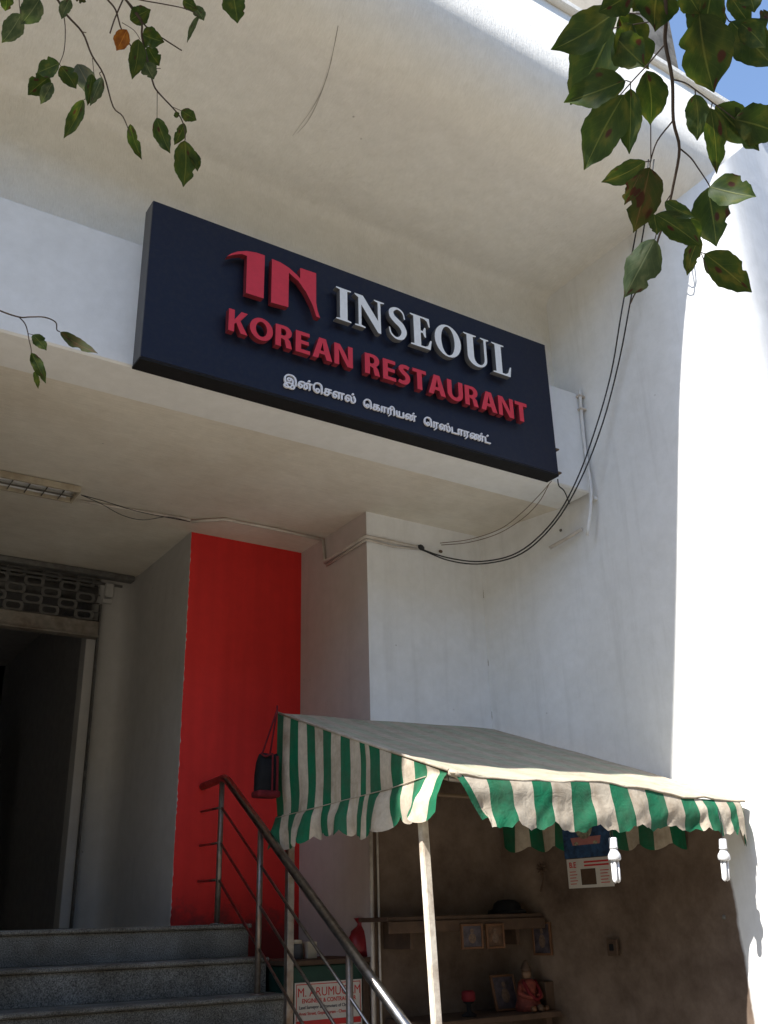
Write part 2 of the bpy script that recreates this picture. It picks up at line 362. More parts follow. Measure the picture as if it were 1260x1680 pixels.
# ------------------------------------------------------------------ the building
B = empty('restaurant_building', 'white plastered restaurant building with rounded canopy edge and recessed entrance', 'building', (2, 5, 0))
Z1 = 4.514          # underside of the porch
ZT = 7.75           # top of the front
XR = 5.0; YF = 3.35; RB = 0.50; ZC = 6.435
def part(o): o.parent = B; o.matrix_parent_inverse = Matrix.Translation((-2, -5, 0)); return o
def wall(name, verts, faces, mat, smooth=False): return part(mesh(name, verts, faces, mat, None, smooth))
def pbox(name, lo, hi, mat, bevel=.006): return part(box(name, lo, hi, mat, None, bevel))

# rounded canopy and side wall share one roll-over profile: (offset into the front, depth)
prof = [(0.0, 4.955), (0.0, 4.6), (0.0, 4.2), (0.0, 3.95)]
for k in range(0, 17):
    a = math.radians(90 * k / 16)
    prof.append((RB - RB * math.cos(a), YF + RB - RB * math.sin(a)))
prof += [(.62, YF + .012), (.8, YF + .04), (1.0, YF + .08), (ZT - ZC, YF + .145)]
rnd = random.Random(3)
fil = [(-.09 * (1 - math.sin(math.radians(a))), 4.957 - .09 * (1 - math.cos(math.radians(a)))) for a in (0, 12, 25, 38, 50, 62, 75)]
xs = [-5.0 + i * .25 for i in range(40)] + [4.9]
V = []; F = []
nx = len(xs) + 1
cp = fil + [(0.0, 4.867)] + prof[1:]
for (t, y) in cp:
    for x in xs: V.append((x, y + .006 * math.sin(x * 2.1) * (t > .02), ZC + t + .012 * math.sin(x * 1.3 + 1)))
    V.append((XR + max(t, 0), y, ZC + t))
for i in range(len(cp) - 1):
    for j in range(nx - 1):
        F.append((i * nx + j, i * nx + j + 1, (i + 1) * nx + j + 1, (i + 1) * nx + j))
wall('canopy_underside', V, F, M_canopy, True)
# side wall: same roll-over standing upright
zs = [0, .4, .8, 1.2, 1.6, 2.0, 2.4, 2.8, 3.2, 3.6, 4.0, 4.5, 5.0, 5.5, 6.0, 6.3]
sp = [(-.055, 5.16)] + prof + [(2.4, YF + .22), (4.5, YF + .25), (8.0, YF + .25)]
V = []; F = []; nz = len(zs) + 1
for (t, y) in sp:
    for z in zs: V.append((XR + t, y, z))
    V.append((XR + t, y, min(ZC + max(t, 0), ZT)))
for i in range(len(sp) - 1):
    for j in range(nz - 1):
        F.append((i * nz + j, (i + 1) * nz + j, (i + 1) * nz + j + 1, i * nz + j + 1))
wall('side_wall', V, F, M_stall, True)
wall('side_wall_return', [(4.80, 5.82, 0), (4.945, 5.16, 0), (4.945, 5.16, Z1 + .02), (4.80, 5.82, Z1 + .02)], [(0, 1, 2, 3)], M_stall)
pbox('roof_coping', (-5.0, YF + .095, ZT + .002), (13.0, YF + .40, ZT + .07), M_canopy, .012)
pbox('roof_slab', (-5.0, YF + .41, ZT - .05), (13.0, 12.0, ZT + .02), M_white)
# upper wall behind the sign, ledge and fascia beam
V = []; F = []
for zz_ in (None, fil[0][0]):
    for x in xs + [XR]: V.append((x, fil[0][1], 5.30 if zz_ is None else ZC + zz_ + (.012 * math.sin(x * 1.3 + 1) if x < 4.95 else 0)))
for j in range(len(xs)): F.append((j, j + 1, len(xs) + 2 + j, len(xs) + 1 + j))
wall('upper_wall', V, F, M_canopy, True)
pbox('fascia_beam', (-5.0, 4.681, Z1), (4.975, 5.05, 5.366), M_fascia, .012)
# porch soffit
wall('porch_soffit', [(-5, 5.04, Z1 + .004), (5.2, 5.04, Z1 + .004), (5.2, 8.9, Z1 + .004), (-5, 8.9, Z1 + .004)], [(0, 3, 2, 1)], M_soffit)
# pillar between the red wall and the stall
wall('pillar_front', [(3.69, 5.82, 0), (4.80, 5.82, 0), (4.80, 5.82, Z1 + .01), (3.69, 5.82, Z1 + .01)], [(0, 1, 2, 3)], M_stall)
wall('pillar_side', [(3.69, 6.87, 0), (3.69, 5.82, 0), (3.69, 5.82, Z1 + .01), (3.69, 6.87, Z1 + .01)], [(0, 1, 2, 3)], M_pinkshade)
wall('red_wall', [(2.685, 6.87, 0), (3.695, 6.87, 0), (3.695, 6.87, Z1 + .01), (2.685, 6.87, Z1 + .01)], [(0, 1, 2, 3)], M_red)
_re = random.Random(9); V = []; F = []; zc = 1.6
while zc < 4.5:
    w = _re.choice((.0, .0, .003, .006, .009)) * _re.random(); V += [(2.684, 6.8675, zc), (2.6855 + w, 6.8675, zc)]; zc += .022
for i in range(len(V) // 2 - 1): F.append((2 * i, 2 * i + 1, 2 * i + 3, 2 * i + 2))
wall('paint_edge', V, F, M_grey)
V = []; F = []
rv = [(2.685, 6.866), (2.685, 7.3), (2.685, 7.7), (2.685, 8.0)] + [(2.685 - .10 * (1 - math.cos(math.radians(a))), 8.0 + .28 * math.sin(math.radians(a))) for a in (15, 30, 45, 60, 75, 90)] + [(2.42, 8.28), (2.42, 8.55)]
for (x, y) in rv: V += [(x, y, 1.5), (x, y, Z1 + .01)]
for i in range(len(rv) - 1): F.append((2 * i, 2 * i + 1, 2 * i + 3, 2 * i + 2))
wall('door_reveal', V, F, M_grey, True)
# dim room behind the open shutter
wall('entrance_room', [(-3, 8.55, 1.5), (2.43, 8.55, 1.5), (2.43, 12, 1.5), (-3, 12, 1.5), (-3, 8.55, 4.52), (2.43, 8.55, 4.52), (2.43, 12, 4.52), (-3, 12, 4.52)],
     [(0, 3, 2, 1), (4, 5, 6, 7), (1, 2, 6, 5), (2, 3, 7, 6), (3, 0, 4, 7)], M_dark)
pbox('inner_panel', (1.25, 10.4, 1.6), (1.95, 10.5, 3.5), M_dark2)
pbox('inner_lintel', (-3, 9.2, 3.85), (1.6, 9.6, 4.5), M_dark2)
pbox('door_jamb', (2.33, 8.30, 1.6), (2.418, 8.46, 4.0), M_grey, .004)
pbox('jamb_bracket', (2.419,8.260,4.264), (2.502,8.220,4.299), M_grey, .0)
# left return wall, back and left end closing the porch
pbox('rear_wall', (-5.0, 12.0, 0), (13.0, 12.2, ZT - .051), M_white)
pbox('rear_wall', (12.9, 3.7, 0), (13.1, 12.0, ZT - .051), M_white)
pbox('light_leak_fill', (2.72, 6.90, 0), (12.8, 7.1, Z1), M_dark)  # unseen fill, added to stop light leaking past the red wall
pbox('light_leak_fill', (-4.9, 5.06, 4.62), (12.8, 5.2, 6.4), M_dark)  # added behind the upper wall against light leaks, never seen
pbox('left_pier', (-5.4, 3.36, 0), (-4.6, 9, 6.5), M_white)
pbox('porch_left_shade_wall', (.08, 4.72, 0), (.28, 8.9, Z1 + .05), M_grey)  # unseen wall, set close in to cut sky light at the door
pbox('landing_slab', (.285, 6.45, 1.3), (3.07, 8.6, 1.585), M_granite)
# weathered roof post and beige board above the coping
pbox('roof_post', (5.50, 3.95, ZT), (6.02, 4.4, 9.6), M_conc, .02)
rb = pbox('roof_board', (3.2, 3.50, ZT + .06), (4.62, 3.53, ZT + .55), M_beige, .0)
# hairline cracks in the canopy plaster
for ci, pts in enumerate(([(2.116,3.494,6.520), (2.173,3.679,6.490), (2.233,3.872,6.455), (2.283,4.085,6.445), (2.305,4.246,6.440), (2.297,4.375,6.440)], [(2.258,3.963,6.450), (2.279,4.159,6.440), (2.281,4.414,6.438)])):
    P = [Vector(p) for p in spline(pts, 5)]
    V = []; F = []
    for i, p in enumerate(P):
        y = p.y; t = 0.0
        if y < YF + RB: t = RB - math.sqrt(max(0, RB * RB - (YF + RB - y) ** 2))
        zz = ZC + t + .012 * math.sin(p.x * 1.3 + 1) - .0035
        w = .0028 * (1 - .6 * i / len(P)) * (1 - .4 * ci) * (.7 + .6 * rnd.random())
        V += [(p.x - w, y, zz), (p.x + w, y, zz)]
    for i in range(len(P) - 1): F.append((2 * i, 2 * i + 1, 2 * i + 3, 2 * i + 2))
    wall('plaster_crack', V, F, M_crack)
for (x, y, z0_, z1_) in ((4.797, 5.812, 3.0, 3.06), (4.797, 5.812, 3.42, 3.47), (4.797, 5.812, 3.98, 4.05)):
    V = []; F = []; n_ = 9
    for i in range(n_ + 1):
        w = .0035 * (.4 + rnd.random()); V += [(x - w, y - .003, z0_ + (z1_ - z0_) * i / n_), (x + .4 * w, y - .003, z0_ + (z1_ - z0_) * i / n_)]
    for i in range(n_): F.append((2 * i, 2 * i + 1, 2 * i + 3, 2 * i + 2))
    wall('plaster_crack', V, F, M_crack)
# small fixings and flaked holes in the side wall
for (p, r) in (((5.000,4.064,1.558), .012), ((4.970,5.034,4.334), .010), ((4.800,5.835,4.056), .012), ((4.810,5.832,3.053), .008)):
    part(lathe('wall_plug', [(r * 1.2, 0), (r, .006), (r * .5, .010)], p, M_conc, None, 10, Vector((-1, -.25, 0)).normalized()))

# ------------------------------------------------------------------ staircase
ST = empty('granite_staircase', 'grey speckled granite staircase rising to the dark entrance', 'staircase', (1.2, 5, 0))
def sbox(name, lo, hi, m, bevel=.004):
    o = box(name, lo, hi, m, None, bevel); o.parent = ST; o.matrix_parent_inverse = Matrix.Translation((-1.2, -5, 0)); return o
ys = [6.40, 6.13, 5.845, 5.56, 5.27, 4.98, 4.69, 4.40]
for k, y in enumerate(ys):
    z = 1.598 - .2 * k; yb = ys[k - 1] if k else 6.95
    joint = 1.19 + .055 * k
    stp = sbox('tread', (.285, y - .022, z - .028), (3.076 - .002 * k, yb + .03 if k else 6.868, z), M_granite, .008)
    for (a, b) in ((.285, joint), (joint + .006, 3.060)):
        sub(sbox('riser', (a, y, z - .20), (b, y + .022, z - .030), M_granite, .003), stp)
sbox('stair_core', (.29, 4.43, 0), (3.05, 6.95, .18), M_conc)
for k, y in enumerate(ys[:-1]):
    sbox('stair_core', (.29, y + .024, 0), (3.05, (ys[k - 1] if k else 6.95) + .0, 1.598 - .2 * k - .03), M_conc, 0)

# ------------------------------------------------------------------ sign
SG = empty('restaurant_sign', 'dark navy box sign with red and white raised letters above the entrance', 'sign', (2.9, 4.68, 4.46))
def sg(o): o.parent = SG; o.matrix_parent_inverse = Matrix.Translation((-2.9, -4.68, -4.46)); return o
X0, X1, S0, S1, YS = 1.423, 4.532, 4.502, 5.603, 4.55
sg(box('case', (X0, YS + .006, S0 + .002), (X1, 4.680, S1), M_navyside, None, .004))
sg(box('face_panel', (X0 + .002, YS, S0 + .014), (X1 - .002, YS + .006, S1 - .002), M_navy, None, .002))
sg(box('bottom_trim', (X0 - .002, YS + .002, S0 - .004), (X1 + .002, 4.679, S0 + .012), M_black, None, .002))
def ell(cx, cy, rx, ry, n=28, rev=False):
    P = [(cx + rx * math.cos(2 * math.pi * i / n), cy + ry * math.sin(2 * math.pi * i / n)) for i in range(n)]
    return P[::-1] if rev else P
def arc(cx, cy, rx, ry, a0, a1, n=12):
    return [(cx + rx * math.cos(math.radians(a0 + (a1 - a0) * i / n)), cy + ry * math.sin(math.radians(a0 + (a1 - a0) * i / n))) for i in range(n + 1)]
def stroke(pts, ws, n=6):
    P = spline([(p[0], p[1], 0) for p in pts], n); m = len(P); L = []; R_ = []
    for i, p in enumerate(P):
        t = (P[min(i + 1, m - 1)] - P[max(i - 1, 0)]).normalized(); nn = Vector((-t.y, t.x, 0))
        f = i / (m - 1) * (len(ws) - 1); k = min(int(f), len(ws) - 2); w = ws[k] + (ws[k + 1] - ws[k]) * (f - k)
        L.append((p.x + nn.x * w / 2, p.y + nn.y * w / 2)); R_.append((p.x - nn.x * w / 2, p.y - nn.y * w / 2))
    return L + R_[::-1]
SERIF = {
 'I': (.44, [[(0,0),(.44,0),(.44,.035),(.33,.06),(.33,.94),(.44,.965),(.44,1),(0,1),(0,.965),(.11,.94),(.11,.06),(0,.035)]]),
 'N': (.90, [[(0,1),(.25,1),(.70,.36),(.70,.94),(.59,.965),(.59,1),(.90,1),(.90,.965),(.785,.94),(.785,-.02),(.70,-.02),(.195,.70),(.195,.06),(.31,.035),(.31,0),(0,0),(0,.035),(.11,.06),(.11,.90),(0,.965)]]),
 'S': (.60, [stroke([(.53,.70),(.47,.90),(.30,.975),(.13,.87),(.13,.70),(.27,.57),(.42,.46),(.50,.28),(.42,.09),(.25,.02),(.09,.12),(.04,.31)], [.035,.05,.06,.13,.17,.19,.19,.17,.13,.06,.05,.035])]),
 'E': (.68, [[(0,0),(.63,0),(.68,.30),(.635,.30),(.55,.10),(.46,.055),(.33,.055),(.33,.475),(.40,.475),(.455,.355),(.495,.355),(.495,.66),(.455,.66),(.40,.535),(.33,.535),(.33,.945),(.47,.945),(.55,.89),(.60,.73),(.64,.73),(.62,1),(0,1),(0,.965),(.11,.94),(.11,.06),(0,.035)]]),
 'O': (.88, [ell(.44,.5,.44,.52), ell(.44,.5,.225,.47,28,True)]),
 'U': (.88, [[(0,1),(.44,1),(.44,.965),(.33,.94),(.33,.32)] + arc(.515,.30,.185,.235,180,360,10) + [(.70,.94),(.59,.965),(.59,1),(.88,1),(.88,.965),(.785,.94),(.785,.30)] + arc(.447,.28,.338,.30,0,-180,14) + [(.11,.94),(0,.965)]]),
 'L': (.66, [[(0,0),(.61,0),(.66,.33),(.615,.33),(.53,.11),(.44,.055),(.33,.055),(.33,.94),(.44,.965),(.44,1),(0,1),(0,.965),(.11,.94),(.11,.06),(0,.035)]])}
SANS = {
 'K': (.66, [[(0,0),(.205,0),(.205,.36),(.27,.44),(.44,0),(.68,0),(.41,.57),(.67,1),(.44,1),(.26,.66),(.205,.56),(.205,1),(0,1)]]),
 'O': (.84, [ell(.42,.5,.42,.515), ell(.42,.5,.205,.345,28,True)]),
 'R': (.66, [[(0,0),(.205,0),(.205,.385),(.265,.385),(.345,.33),(.405,0),(.62,0),(.55,.34),(.46,.45)] + arc(.36,.715,.245,.285,-55,90,10) + [(.2,1.005),(0,.985)], [(.205,.535),(.205,.85),(.30,.85)] + arc(.30,.695,.10,.155,80,-80,8) + [(.27,.535)]]),
 'E': (.55, [[(0,0),(.55,0),(.55,.17),(.205,.17),(.205,.425),(.50,.425),(.50,.59),(.205,.59),(.205,.83),(.53,.83),(.53,1),(0,1)]]),
 'A': (.76, [[(0,0),(.215,0),(.275,.24),(.475,.24),(.545,0),(.77,0),(.52,1),(.255,1)], [(.31,.39),(.375,.70),(.39,.80),(.405,.70),(.445,.39)][::-1]]),
 'N': (.74, [[(0,0),(.19,0),(.19,.40),(.175,.76),(.30,.44),(.52,0),(.74,0),(.74,1),(.55,1),(.55,.62),(.56,.30),(.45,.58),(.225,1),(0,1)]]),
 'S': (.54, [stroke([(.475,.86),(.33,.905),(.17,.86),(.13,.72),(.25,.58),(.38,.47),(.415,.30),(.33,.14),(.18,.095),(.02,.14)], [.17,.18,.19,.20,.21,.21,.20,.19,.18,.17])]),
 'T': (.60, [[(.195,0),(.405,0),(.405,.83),(.60,.83),(.60,1),(0,1),(0,.83),(.195,.83)]]),
 'U': (.72, [[(0,1),(0,.40)] + arc(.36,.37,.36,.385,180,360,16) + [(.72,1),(.515,1),(.515,.38)] + arc(.36,.36,.155,.20,0,-180,10) + [(.205,1)]])}
YL = 4.492
def letters(txt, table, xa, xb, z0, h, mat, side, gap, space):
    tot = sum(space if ch == ' ' else table[ch][0] + gap for ch in txt) - gap
    s = (xb - xa) / tot; x = xa
    for ch in txt:
        if ch == ' ': x += space * s; continue
        w, polys = table[ch]
        sg(shape('letter', [[(px * s, py * h) for px, py in P] for P in polys], .042, mat, None, (x, YL + .015, z0), side=side))
        # hidden spacer studs that hold the letter off the panel
        x += (w + gap) * s
letters('INSEOUL', SERIF, 2.650, 4.107, 5.152, 0.248, M_lwhite, M_lwhiteside, .11, .3)
letters('KOREAN RESTAURANT', SANS, 1.912, 4.221, 4.815, 0.152, M_lred, M_lredside, .095, .40)
L1 = [(1.886,5.334),(1.911,5.363),(1.952,5.395),(2.010,5.422),(2.075,5.437),(2.136,5.439),(2.135,5.117),(2.017,5.114),(2.016,5.387),(1.982,5.388),(1.936,5.366)]
L2 = [(2.186,5.432),(2.246,5.429),(2.306,5.411),(2.360,5.380),(2.386,5.359),(2.386,5.441),(2.502,5.444),(2.502,5.217),(2.512,5.164),(2.531,5.112),(2.504,5.114),(2.476,5.192),(2.429,5.272),(2.375,5.334),(2.306,5.373),(2.305,5.114),(2.186,5.106)]
for L in (L1, L2): sg(shape('emblem', [[(a - L[0][0], b - L[0][1]) for a, b in L]], .042, M_lred, None, (L[0][0], YL + .015, L[0][1]), side=M_lredside))
